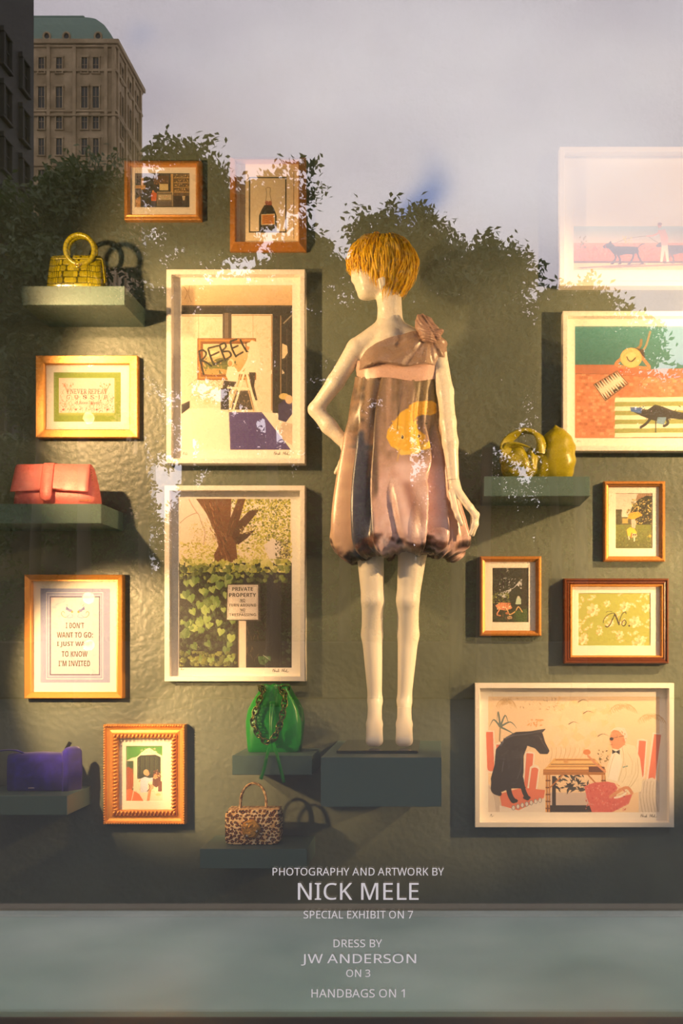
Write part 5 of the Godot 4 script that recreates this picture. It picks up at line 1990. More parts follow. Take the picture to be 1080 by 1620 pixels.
func wig(o: Node3D) -> void:
	var z := 0.2
	var u := mpp(z)
	var c := at(604.5, 418, z)
	var R := Vector3(50, 43, 39) * u
	var hair := mat(c8(255, 206, 8), 0.5)
	hair.vertex_color_use_as_albedo = true
	hair.rim_enabled = true
	hair.rim = 0.4
	hair.backlight_enabled = true
	hair.backlight = Color(0.25, 0.2, 0.02)
	var st := begin()
	var r := RandomNumberGenerator.new()
	r.seed = 3
	# cap under the strands: the upper skull and its back
	var rings := []
	for i in 13:
		var p := lerpf(0.03, 1.0, i / 12.0)
		var ring := []
		for j in 28:
			var az := -TAU * j / 28
			var d := Vector3(cos(az), 0, sin(az))
			var lim := table(d.x, [[-1.0, 1.45], [-0.5, 1.6], [-0.1, 2.1], [0.3, 2.4], [1.0, 2.45]])
			ring.append(hair_point(c, R * 0.985, d, p * lim))
		rings.append(ring)
	rings.reverse()
	st.set_color(Color(0.8, 0.74, 0.8))
	loft(st, rings, true, false)
	st.set_smooth_group(0xFFFFFFFF)
	for i in 3000:
		var az := r.randf() * TAU
		var d := Vector3(cos(az), 0, sin(az))
		var p0 := r.randf_range(0.02, 1.75)
		# how far down the hair reaches: fringe over the brow, past the ear, long at the nape
		var end := table(d.x, [[-1.0, 1.72], [-0.75, 1.8], [-0.45, 2.05], [-0.15, 2.5], [0.2, 2.7], [0.6, 2.85], [1.0, 2.8]]) * r.randf_range(0.84, 1.1)
		if d.x > -0.1 and r.randf() < 0.22:
			end += r.randf_range(0.1, 0.85)
		if d.x < -0.7 and r.randf() < 0.25:
			end += r.randf_range(0.0, 0.3)
		p0 = minf(p0, end - 0.35)
		var p1 := minf(p0 + r.randf_range(0.7, 1.5), end)
		var lift := r.randf_range(0.0, 0.05) + (r.randf_range(0.03, 0.12) if r.randf() < 0.3 else 0.0)
		var tone := r.randf_range(0.84, 1.0)
		st.set_color(Color(tone, tone * r.randf_range(0.93, 1.02), tone))
		var drift := r.randf_range(-0.22, 0.22)
		var w := r.randf_range(0.8, 2.1) * u
		var last := []
		var n := 5
		for k in n + 1:
			var f := float(k) / n
			var aa := az + drift * f
			var dd := Vector3(cos(aa), 0, sin(aa))
			var p := hair_point(c, R * (1.0 + lift * sin(f * 2.6) + 0.03 * f), dd, lerpf(p0, p1, f))
			var side := Vector3(-dd.z, 0, dd.x) * w * (1.0 - pow(f, 2.2)) * (0.5 + 0.8 * minf(1.0, f * 3.0))
			var now := [p - side, p + dd * 0.0012 + Vector3(0, 0.0008, 0), p + side]
			if k > 0:
				quad(st, last[0], last[1], now[1], now[0])
				quad(st, last[1], last[2], now[2], now[1])
			last = now
	obj("wig", st, hair, o)


func hair_point(c: Vector3, R: Vector3, d: Vector3, p: float) -> Vector3:
	# polar angle p from the crown; below the widest line the hair hangs, drawing in towards the neck
	if p <= 1.5708:
		return c + Vector3(d.x * sin(p) * R.x, cos(p) * R.y, d.z * sin(p) * R.z)
	var q := p - 1.5708
	var k := 1.0 - 0.24 * q * q - 0.05 * q
	return c + Vector3(d.x * R.x * k - (0.004 if d.x > 0.2 else 0.0) * q, -q * R.y * 0.98, d.z * R.z * k)


func print_dress() -> Canvas:
	# washed silk: taupe above, rose below, a slate panel, a goldfish, a hem darkened by print and painted shade
	var c := Canvas.new(505, 565, 750, 895, 3.0, c8(150, 126, 112))
	c.grad(505, 565, 750, 700, c8(134, 112, 88), c8(168, 140, 122))
	c.grad(505, 700, 750, 895, c8(190, 158, 144), c8(216, 180, 174))
	c.daubs(505, 590, 750, 720, 130, 8.0, [c8(118, 98, 74), c8(146, 122, 98), c8(170, 142, 122), c8(104, 88, 68), c8(128, 112, 84)], 0.3)
	c.poly([505, 690, 552, 680, 556, 895, 505, 895], c8(208, 172, 146))
	c.daubs(510, 720, 556, 880, 60, 8.0, [c8(214, 180, 152), c8(196, 160, 136), c8(222, 190, 156)], 0.35)
	c.poly([598, 760, 630, 730, 690, 735, 712, 790, 706, 895, 604, 895], c8(222, 190, 188))
	c.daubs(600, 735, 712, 880, 150, 9.0, [c8(226, 196, 196), c8(216, 182, 178), c8(204, 166, 158), c8(230, 204, 206)], 0.45)
	c.poly([634, 762, 652, 764, 664, 815, 656, 832], c8(176, 136, 128))
	c.soften(7.0)
	for x in [575.0, 590.0, 602.0, 616.0, 632.0, 672.0, 690.0]:
		c.stroke([x, 596, x - 2, 640, x - 5 + c.r.randf_range(-3, 3), 690, x - 6, 730], 5.0, [c8(88, 74, 56), c8(196, 162, 140), c8(116, 96, 72)][int(x) % 3], true)
	c.poly([588, 630, 599, 640, 598, 775, 592, 795, 588, 720], c8(112, 92, 76))
	c.poly([558, 690, 576, 680, 584, 760, 593, 830, 594, 880, 550, 880, 553, 790], c8(80, 82, 98))
	c.daubs(556, 700, 588, 866, 60, 5.0, [c8(70, 76, 92), c8(92, 92, 106), c8(88, 98, 108), c8(62, 64, 78)], 0.35)
	c.daubs(559, 610, 576, 690, 40, 4.0, [c8(60, 52, 48), c8(96, 84, 84), c8(130, 112, 110)], 0.4)
	c.poly([652, 596, 690, 596, 694, 640, 660, 636], c8(126, 108, 70))
	# uneven dark hem: brown print with the shade of its gathers painted in
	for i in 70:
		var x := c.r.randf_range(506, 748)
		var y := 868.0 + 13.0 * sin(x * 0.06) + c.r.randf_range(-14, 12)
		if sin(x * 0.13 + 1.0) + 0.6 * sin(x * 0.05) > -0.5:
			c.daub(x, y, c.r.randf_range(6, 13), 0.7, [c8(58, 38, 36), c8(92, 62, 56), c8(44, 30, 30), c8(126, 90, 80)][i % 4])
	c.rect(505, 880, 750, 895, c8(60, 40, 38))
	c.soften(4.2)
	# goldfish
	c.poly([644, 652, 646, 641, 656, 636, 672, 634, 684, 634, 691, 640, 692, 652, 682, 657, 668, 656, 658, 662, 650, 668], c8(232, 178, 44))
	c.poly([634, 652, 644, 646, 650, 652, 652, 664, 662, 676, 671, 688, 670, 700, 660, 710, 646, 716, 630, 712, 618, 706, 611, 692, 613, 680, 622, 668], c8(244, 194, 56))
	c.poly([622, 704, 640, 714, 662, 708, 676, 696, 684, 690, 680, 704, 660, 718, 634, 720], c8(250, 212, 96))
	c.daubs(622, 664, 664, 708, 50, 4.0, [c8(248, 208, 84), c8(236, 184, 48), c8(252, 222, 120)], 0.4)
	c.stroke([632, 710, 628, 730], 3.4, c8(220, 180, 96), true)
	c.stroke([650, 714, 649, 732], 3.0, c8(220, 180, 96), true)
	c.soften(1.7)
	for e in [[636.5, 691.5], [665.0, 690]]:
		c.disc(e[0], e[1], 3.2, 4.0, c8(252, 226, 130))
		c.disc(e[0], e[1], 1.9, 2.8, c8(60, 44, 24))
		c.disc(e[0] - 0.6, e[1] - 1, 0.6, 0.8, c8(240, 230, 200))
	c.disc(674, 670, 2.4, 1.5, c8(70, 56, 44))
	return c


func dress(o: Node3D) -> void:
	var satin := mat(Color.WHITE, 0.33)
	satin.albedo_texture = print_dress().texture()
	satin.rim_enabled = true
	satin.rim = 0.35
	satin.metallic_specular = 0.6
	var cx := [[596, 632.0], [655, 624.0], [710, 622.5], [757, 621.0], [801, 622.5], [835, 625.5], [855, 627.5], [872, 630.0], [884, 632.0]]
	var hw := [[596, 69.0], [655, 73.0], [710, 82.0], [757, 90.0], [801, 98.5], [835, 104.5], [855, 106.0], [872, 101.0], [884, 86.0]]
	var dp := [[596, 0.078], [655, 0.1], [710, 0.118], [757, 0.135], [801, 0.15], [835, 0.16], [855, 0.16], [872, 0.145], [884, 0.115]]
	var hemn := FastNoiseLite.new()
	hemn.seed = 12
	hemn.frequency = 0.7
	# [angle at the band, angle at the hem, width, depth, from, to]
	var folds := [
		[-0.52, -0.40, 0.055, -0.13, -0.2, 0.72], [-0.44, -0.30, 0.06, 0.06, -0.1, 0.9],
		[-0.95, -0.80, 0.10, -0.10, 0.1, 1.0], [-0.78, -0.62, 0.08, 0.07, 0.1, 1.0], [-1.2, -1.1, 0.1, 0.06, 0.1, 1.0],
		[0.92, 0.28, 0.10, 0.15, 0.25, 1.0], [1.12, 0.46, 0.09, -0.14, 0.2, 1.0], [1.3, 0.72, 0.09, 0.08, 0.2, 1.0], [1.4, 0.95, 0.06, -0.07, 0.2, 1.0],
		[-0.25, 0.06, 0.07, -0.07, 0.5, 0.95], [0.0, 0.12, 0.10, 0.05, 0.45, 0.95], [0.55, 0.62, 0.05, -0.06, 0.0, 0.6], [0.1, 0.0, 0.04, -0.05, -0.1, 0.25], [0.32, 0.3, 0.04, 0.05, -0.1, 0.3],
		[1.5, 1.35, 0.07, 0.09, 0.3, 1.0], [2.2, 2.1, 0.12, 0.1, 0.1, 1.0], [2.9, 2.8, 0.12, -0.1, 0.1, 1.0], [-2.2, -2.3, 0.12, 0.1, 0.1, 1.0], [-1.7, -1.6, 0.12, -0.09, 0.1, 1.0],
	]
	var rows := []
	for y in range(596, 884, 4):
		rows.append([float(y), 1.0])
	for e in [[884.0, 0.95], [883.0, 0.86], [878.0, 0.8], [868.0, 0.77], [850.0, 0.76]]:
		rows.append(e)
	var rings := []
	var uvs := []
	var n := 150
	for e in rows:
		var y: float = e[0]
		var ring := []
		var uv := []
		var v := clampf((y - 596.0) / 288.0, 0.0, 1.0)
		for j in n:
			var th := TAU * j / n
			var s := sin(th)
			var k := cos(th)
			# folds: fine pleats under the band, then a few long ones that wander across the front, pinched at the hem
			var ws := wrapf(th, -PI, PI)
			var w: float = (0.016 * sin(th * 19.0 + 0.7) + 0.010 * sin(th * 31.0)) * (1.0 - v) * (1.0 - v)
			w += 0.035 * v * hemn.get_noise_2d(s * 1.6 + 5.0, k * 1.6) * 2.0
			for fo in folds:
				var c0: float = lerpf(fo[0], fo[1], v)
				var q: float = (ws - c0) / fo[2]
				var grow := smoothstep(fo[4], fo[4] + 0.25, v) * (1.0 - smoothstep(fo[5], fo[5] + 0.2, v))
				w += 1.5 * fo[3] * grow * exp(-q * q)
			var hem := smoothstep(0.8, 1.0, v)
			var pin := hemn.get_noise_2d(s * 4.2, k * 4.2)
			w += hem * (0.16 * (absf(pin) - 0.2) + 0.03 * hemn.get_noise_2d(s * 11.0, k * 11.0))
			var f: float = e[1] * (1.0 + w)
			var px: float = table(y, cx) + table(y, hw) * f * s
			var z: float = 0.2 + table(y, dp) * f * k
			var yy: float = y + hem * 16.0 * (pin * 0.7 + 0.35 * hemn.get_noise_2d(s * 9.0 + 3.0, k * 9.0)) + hem * (7.0 * exp(-pow((s + 0.85) / 0.2, 2.0)) - 7.0 * maxf(0.0, k) * e[1])
			ring.append(at(px, yy, z))
			uv.append(Vector2((table(y, cx) + table(y, hw) * s - 505.0) / 245.0, (y - 565.0) / 330.0))
		rings.append(ring)
		uvs.append(uv)
	var st := begin()
	loft(st, rings, true, false, uvs)
	var dr := obj("dress", st, satin, o)
	# band under the bust
	var pink := mat(c8(226, 186, 168), 0.34)
	pink.rim_enabled = true
	pink.rim = 0.35
	rings = []
	for i in 7:
		var t := i / 6.0
		var ring := []
		for j in 90:
			var th := TAU * j / 90
			var dip := 3.0 * sin(th * 1.0 + 0.3) + 2.0 * sin(th * 5.0) * t
			var pf := 1.0 + 0.02 * sin(PI * t) + 0.008 * sin(th * 13.0 + t * 2.0)
			ring.append(at(633 + 68.5 * pf * sin(th), lerpf(573, 599, t) + dip, 0.2 + 0.081 * pf * cos(th)))
		rings.append(ring)
	st = begin()
	loft(st, rings, true, false)
	obj("band", st, pink, dr)
	# bodice: follows the chest, slanted from under the arm to the knot on the shoulder
	var taupe := mat(c8(160, 134, 118), 0.34)
	taupe.rim_enabled = true
	taupe.rim = 0.35
	taupe.metallic_specular = 0.6
	var b := func(x0: float, y0: float, z0: float, r0: float, x1: float, y1: float, z1: float, r1: float) -> Array:
		return [at(x0, y0, z0), at(x1, y1, z1), r0 * mpp(z0), r1 * mpp(z1)]
	var z := 0.2
	var u := mpp(z)
	var line := []
	for p in [[556, 576], [566, 570], [580, 556], [596, 546.5], [620, 536], [653, 526], [675, 517], [700, 516]]:
		var q := at(p[0], p[1], 0.24)
		line.append([q.x, q.y])
	var low := at(600, 581, 0.25).y
	var knot := at(678, 530, 0.24)
	var bones := [
		b.call(598, 570, 0.2, 34, 602, 600, 0.2, 35),
		b.call(664, 570, 0.2, 35, 656, 600, 0.2, 37),
		b.call(600, 590, 0.245, 24, 604, 600, 0.245, 24),
		b.call(655, 588, 0.245, 24, 652, 600, 0.245, 24),
		b.call(617, 538, 0.2, 28, 606, 570, 0.22, 33),
		b.call(630, 545, 0.2, 24, 690, 550, 0.205, 17),
		b.call(655, 556, 0.21, 32, 680, 560, 0.21, 24),
		b.call(630, 590, 0.23, 33, 632, 600, 0.23, 34),
	]
	var cut := func(p: Vector3, d: float) -> float:
		var rel := p - knot
		var ang := atan2(rel.x, -rel.y)
		var far := clampf(Vector2(rel.x, rel.y).length() / 0.12, 0.0, 1.0)
		d += (0.012 * (absf(sin(ang * 4.2 + 0.5)) - 0.62) + 0.0022 * sin(ang * 19.0)) * (0.3 + 0.7 * far)
		d = maxf(d, p.y - table(p.x, line))
		return maxf(d, low - 0.006 * sin(p.x * 40.0) - p.y)
	st = begin()
	blob(st, bones, 0.0042, 0.008, cut)
	obj("bodice", st, taupe, dr)
	# knot on the shoulder: a twisted puff, a loop behind it and a small ruffle
	var kn := mat(c8(176, 142, 126), 0.36)
	kn.rim_enabled = true
	kn.rim = 0.35
	bones = [
		b.call(667, 513, 0.262, 11, 677, 531, 0.27, 12.5),
		b.call(664, 503, 0.258, 6, 668, 516, 0.266, 10),
		b.call(667, 502, 0.252, 5.5, 677, 508, 0.25, 6),
		b.call(677, 508, 0.25, 6, 687, 522, 0.25, 6.5),
		b.call(687, 522, 0.25, 6.5, 690, 532, 0.258, 7),
		b.call(690, 528, 0.27, 6.2, 697.5, 524, 0.268, 4.2),
		b.call(688, 537, 0.27, 4.6, 694, 534, 0.272, 3.4),
		b.call(680, 530, 0.25, 13, 676, 540, 0.24, 12),
	]
	var axis := Vector3(0.5, -0.86, 0).normalized()
	var twist := func(p: Vector3, d: float) -> float:
		var rel := p - at(666, 516, 0.265)
		var along := rel.dot(axis)
		var across := rel.dot(Vector3(axis.y, -axis.x, 0))
		var bow := across * 240.0 + 22.0 * along * along * 100.0
		# wrinkles running with the twist, and the groove where the loop folds behind
		return d + 0.0011 * sin(bow * 2.4 + along * 110.0) * smoothstep(0.25, 0.262, p.z) + 0.0035 * exp(-pow((across + 0.019) / 0.0035, 2.0))
	st = begin()
	blob(st, bones, 0.0018, 0.003, twist)
	obj("knot", st, kn, dr)


# ---------------------------------------------------------------- handbags
# rounded rectangle in plan: half sizes a (x) and d (z), power e (2 = ellipse, 8 = nearly square)
func plan_ring(c: Vector3, a: float, d: float, e: float, n: int) -> Array:
	var out := []
	for j in n:
		var t := TAU * j / n
		var s := sin(t)
		var k := cos(t)
		out.append(c + Vector3(signf(s) * pow(absf(s), 2.0 / e) * a, 0, signf(k) * pow(absf(k), 2.0 / e) * d))
	return out


func tiny_text(s: String, p: Vector3, width: float, m: Material, o: Node3D) -> void:
	var t := TextMesh.new()
	t.text = s
	t.font = sans(true)
	t.font_size = 48
	t.pixel_size = 0.001
	t.depth = 0.0008
	var box := t.get_aabb()
	var k := width / box.size.x
	var q := place("logo_lettering", t, m, o, p - o.position - Vector3(box.position.x * k, box.position.y * k, 0))
	q.scale = Vector3(k, k * 1.15, 1.0)


func handbags() -> void:
	croc_bag()
	pink_clutch()
	blue_bag()
	bucket_bag()
	leopard_bag()
	olive_bag()


func croc_bag() -> void:
	var base := shelf_top(452.5)
	var z := 0.15
	var u := mpp(z)
	var c := at(123, 452, z)
	c.y = base
	var o := thing("handbag", "small yellow-green crocodile-embossed bag with a ring handle", "handbag", Vector3(c.x, base, z), "designer handbags on the wall shelves")
	# embossed scales: rows of rounded plates, longer in the middle
	var cv := Canvas.new(0, 0, 128, 64, 8.0, Color(0.06, 0.06, 0.06))
	var hide := Canvas.new(0, 0, 128, 64, 8.0, c8(64, 62, 8))
	for half in 2:
		for row in 9:
			var x := half * 64.0
			while x < half * 64.0 + 63.0:
				var w: float = cv.r.randf_range(2.2, 3.4) if row in [3, 4, 5, 6] else cv.r.randf_range(3.4, 6.0)
				w = minf(w, half * 64.0 + 64.0 - x)
				var y: float = row * 7.1 + 0.6 * sin(x * 0.2)
				var q := [x + 0.35, y + 0.4, x + w - 0.35, y + 0.3, x + w - 0.15, y + 3.5, x + w - 0.35, y + 6.7, x + 0.35, y + 6.7, x + 0.15, y + 3.5]
				cv.poly(q, Color(0.7, 0.7, 0.7))
				cv.poly([x + 0.8, y + 1.1, x + w - 0.8, y + 1.0, x + w - 0.6, y + 3.5, x + w - 0.8, y + 5.9, x + 0.8, y + 6.0, x + 0.6, y + 3.5], Color(0.95, 0.95, 0.95))
				hide.poly(q, [c8(150, 142, 12), c8(166, 158, 18), c8(136, 130, 10)][hide.r.randi() % 3])
				x += w
	var m := mat(Color.WHITE, 0.16)
	m.albedo_texture = hide.texture()
	m.heightmap_enabled = true
	m.heightmap_texture = cv.texture()
	m.uv1_scale = Vector3(1.5, 1.2, 1)
	m.uv1_offset = Vector3(0.3, 0, 0)
	m.heightmap_scale = 0.12
	var plain := mat(c8(158, 150, 14), 0.22)
	var st := begin()
	var rings := []
	for e in [[0.0, 1.0, 0.95], [0.02, 1.02, 1.0], [0.3, 0.99, 0.97], [0.6, 0.96, 0.86], [0.9, 0.925, 0.66], [0.97, 0.91, 0.58], [1.0, 0.87, 0.5]]:
		rings.append(plan_ring(c + Vector3(0, e[0] * 60.0 * u, 0), 44.0 * u * e[1], 0.048 * e[2], 6.0, 64))
	loft(st, rings)
	obj("body", st, m, o)
	st = begin()
	# piping along the front's top and sides
	var pipe := []
	for p in [[80.5, 448], [82.5, 430], [85, 412], [88, 409.6], [100, 409.2], [126, 409], [150, 409.2], [158.5, 409.6], [161.5, 412], [164, 430], [166, 448]]:
		pipe.append(at(p[0], p[1], z + 0.033))
	tube(st, curve(pipe, 4), 0.9 * u, 6)
	obj("piping", st, plain, o)
	for s in [[126.0, 395.0, 0.045, 22.5], [129.5, 398.0, -0.03, 22.0]]:
		var pts := []
		for i in 44:
			var t := TAU * i / 44
			pts.append(at(s[0] + cos(t) * s[3], s[1] + sin(t) * s[3] * 1.0, z + s[2]) + Vector3(0, 0, -0.006 * sin(t)))
		st = begin()
		tube(st, pts, 3.7 * u, 12, true)
		var h := obj("ring_handle", st, plain, o)
		st = begin()
		for i in 22:
			var t := TAU * (i + 0.5) / 22
			var p := at(s[0] + cos(t) * s[3], s[1] + sin(t) * s[3], z + s[2]) + Vector3(0, 0, -0.006 * sin(t))
			var dir := Vector3(cos(t), -sin(t), 0)
			var seg := []
			for q in 10:
				seg.append(p + (dir * cos(TAU * q / 10) + Vector3(0, 0, 1) * sin(TAU * q / 10)) * 3.75 * u)
			tube(st, seg, 0.25 * u, 4, true)
		obj("scale_crease", st, mat(c8(70, 70, 8), 0.5), h)
	# flap where the handle joins, with a small gilt ring, and studs at the sides
	st = begin()
	var fl := []
	for i in 9:
		var t := i / 8.0
		var half := lerpf(13.0, 16.0, t) * u
		var row := []
		var y := lerpf(414.0, 424.5, t)
		for e in [[-1, 0.0], [-0.9, 0.004], [0, 0.006], [0.9, 0.004], [1, 0.0], [0.9, -0.004], [-0.9, -0.004]]:
			row.append(at(124, y, z + 0.037 + 0.004 * t) + Vector3(e[0] * half, 0, e[1]))
		row.reverse()
		fl.append(row)
	loft(st, fl)
	obj("handle_flap", st, plain, o)
	st = begin()
	var rp := []
	for i in 18:
		rp.append(at(123 + cos(TAU * i / 18) * 3.0, 420 + sin(TAU * i / 18) * 2.4, z + 0.05))
	tube(st, rp, 0.8 * u, 6, true)
	ball(st, at(119, 418.5, z + 0.048), Vector3.ONE * 1.6 * u, 8, 6)
	ball(st, at(128, 418, z + 0.048), Vector3.ONE * 1.6 * u, 8, 6)
	obj("clasp", st, M.brass, o)
	for x in [79.0, 167.5]:
		st = begin()
		ball(st, at(x, 437.5, z), Vector3.ONE * 1.7 * u, 10, 6)
		obj("stud", st, M.brass, o)


func pink_clutch() -> void:
	var base := shelf_top(797)
	var z := 0.15
	var u := mpp(z)
	var c := at(92, 797, z)
	c.y = base
	var o := thing("handbag", "salmon pink leather clutch with a folded flap and a rounded strap loop", "handbag", Vector3(c.x, base, z), "designer handbags on the wall shelves")
	var m := mat(c8(236, 124, 118), 0.42)
	m.rim_enabled = true
	m.rim = 0.2
	var st := begin()
	var rings := []
	var top := 66.0
	for e in [[0.0, 64.0, 0.052], [1.5, 65.5, 0.056], [15, 64.5, 0.055], [36, 61.5, 0.045], [56, 57.5, 0.033], [63, 55.5, 0.026], [66, 53.0, 0.018]]:
		rings.append(plan_ring(c + Vector3(0, e[0] * u, 0), e[1] * u, e[2], 5.0, 48))
	loft(st, rings)
	obj("body", st, m, o)
	# flap: over the top and down the front, its lower edge lifting a little
	st = begin()
	var outer := []
	var inner := []
	var path := [[64.0, -0.026], [67.0, -0.012], [68.0, 0.004], [67.0, 0.02], [63.0, 0.029], [52.0, 0.038], [40.0, 0.049], [30.0, 0.058], [24.0, 0.062]]
	for i in path.size():
		var f := float(i) / (path.size() - 1)
		var ro := []
		var half := lerpf(55.5, 60.5, f)
		for j in 25:
			var s := lerpf(-1.0, 1.0, j / 24.0)
			var droop := -f * f * 3.0 * (absf(s) - 0.55) * 2.0
			var puff := 0.004 * f * cos(s * 7.0) * (0.4 + 0.6 * absf(s)) + 0.003 * sin(PI * f)
			ro.append(c + Vector3((s * half - 3.5) * u, (path[i][0] + droop) * u, path[i][1] + puff))
		outer.append(ro)
		var ri := []
		for v in ro:
			ri.append(v + Vector3(0, -0.0015, -0.004))
		inner.append(ri)
	var shell := []
	for i in outer.size():
		var r: Array = outer[i].duplicate()
		var q: Array = inner[i].duplicate()
		q.reverse()
		shell.append(r + q)
	shell.reverse()
	loft(st, shell)
	obj("flap", st, m, o)
	# strap loop over the flap with a rounded end
	st = begin()
	var strap := []
	for e in [[66.0, -0.018, 8.6], [69.8, 0.003, 8.8], [68.6, 0.022, 9.0], [64.0, 0.034, 9.2], [50.0, 0.046, 9.4], [36.0, 0.058, 9.6], [24.0, 0.068, 9.8], [14.0, 0.073, 9.8], [9.5, 0.0735, 8.4], [7.0, 0.073, 5.6], [6.2, 0.072, 1.5]]:
		var row := []
		for k in [[-1.0, 0.0], [-0.8, 0.0032], [0.0, 0.0044], [0.8, 0.0032], [1.0, 0.0], [0.8, -0.002], [-0.8, -0.002]]:
			row.append(c + Vector3((k[0] * e[2] - 7.0 - e[0] * 0.04) * u, e[0] * u, e[1] + k[1]))
		strap.append(row)
	loft(st, strap)
	obj("strap_loop", st, m, o)
	st = begin()
	for i in 5:
		ball(st, c + Vector3((55 + i * 1.2) * u, (58 - i * 4.0) * u, 0.022 + i * 0.003), Vector3.ONE * 1.0 * u, 8, 5)
	obj("side_chain", st, M.brass, o)
	tiny_text("JACQUEMUS", at(124, 793.6, z + 0.058), 20.0 * u, M.brass, o)


func blue_bag() -> void:
	var base := shelf_top(1259)
	var o := thing("handbag", "ultramarine blue suede bag with a round-topped side and a black tag", "handbag", Vector3(at(60, 1259, 0.1).x, base, 0.1), "designer handbags on the wall shelves")
	var m := mat(Color.WHITE, 0.95)
	m.albedo_texture = noise_tex(31, 0.012, 256, 4, false, 1, ramp(c8(26, 18, 104), c8(50, 36, 168)))
	m.uv1_triplanar = true
	m.uv1_scale = Vector3.ONE * 6.0
	m.rim_enabled = true
	m.rim = 0.6
	m.rim_tint = 0.8
	var zf := 0.155
	var u := mpp(zf)
	var l := at(10, 1250, zf).x
	var r := at(97, 1250, zf).x
	var top := at(50, 1190.5, zf).y
	# front block with a slightly sagging, rounded top
	var st := begin()
	var rings := []
	for i in 15:
		var t := i / 14.0
		var x := lerpf(l, r, t)
		var sag := 0.004 * sin(PI * t) + 0.002 * sin(t * 9.0)
		var edge := 0.006 * (1.0 - minf(1.0, minf(t, 1.0 - t) * 9.0))
		var ring := []
		for p in [[0.0, 0.004], [0.0, 0.09], [0.006, 0.1], [0.06, 0.103], [0.115, 0.1], [0.13, 0.094], [0.136, 0.082], [0.138, 0.06], [0.136, 0.03], [0.128, 0.008]]:
			var y: float = p[0] / 0.138 * (top - base - sag - edge)
			ring.append(Vector3(x, base + y, 0.052 + p[1] * (1.0 - edge * 6.0)))
		rings.append(ring)
	loft(st, rings)
	obj("body", st, m, o)
	# turned-back side with a round top, leaning away from the front
	st = begin()
	rings = []
	var a := Vector3(r + 0.003, base, 0.150)
	var e := Vector3(at(128.5, 1250, 0.078).x, base, 0.078)
	var htop := at(112, 1180.5, 0.11).y - base
	var along := e - a
	var nrm := Vector3(along.z, 0, -along.x).normalized()
	for i in 17:
		var t := i / 16.0
		var w := 1.0 - pow(absf(t * 2.0 - 1.0), 3.0)
		var hh := htop * (0.86 + 0.14 * sqrt(maxf(0.0, w)))
		var p := a + along * t
		var ring := []
		for q in [[0.0, 0.0], [0.004, -0.013], [0.5, -0.018], [0.93, -0.014], [1.0, 0.0], [0.93, 0.012], [0.5, 0.016], [0.004, 0.012]]:
			ring.append(p + Vector3(0, hh * q[0], 0) - nrm * q[1] * (0.25 + 0.75 * minf(1.0, w * 2.0)))
		rings.append(ring)
	loft(st, rings)
	obj("side_panel", st, m, o)
	st = begin()
	var pts := [at(38, 1193, 0.12), at(30, 1188.5, 0.135), at(18, 1186.5, 0.13), at(4, 1187.5, 0.11), at(-14, 1192, 0.08), at(-24, 1215, 0.07), at(-16, 1240, 0.075)]
	tube(st, curve(pts, 5), 4.2 * u, 8, false, 0.35, Vector3(0, 1, 0))
	obj("strap", st, m, o)
	st = begin()
	var tg := at(108, 1179.5, 0.125)
	cbox(st, tg, Vector3(0.013, 0.028, 0.002), 0.0008, Basis.from_euler(Vector3(0.1, 0.4, -0.5)))
	obj("tag", st, M.dark, o)
	tiny_text("JACQUEMUS", at(44.5, 1247.5, zf + 0.0012), 9.6 * u, mat(c8(216, 200, 206), 0.4), o)


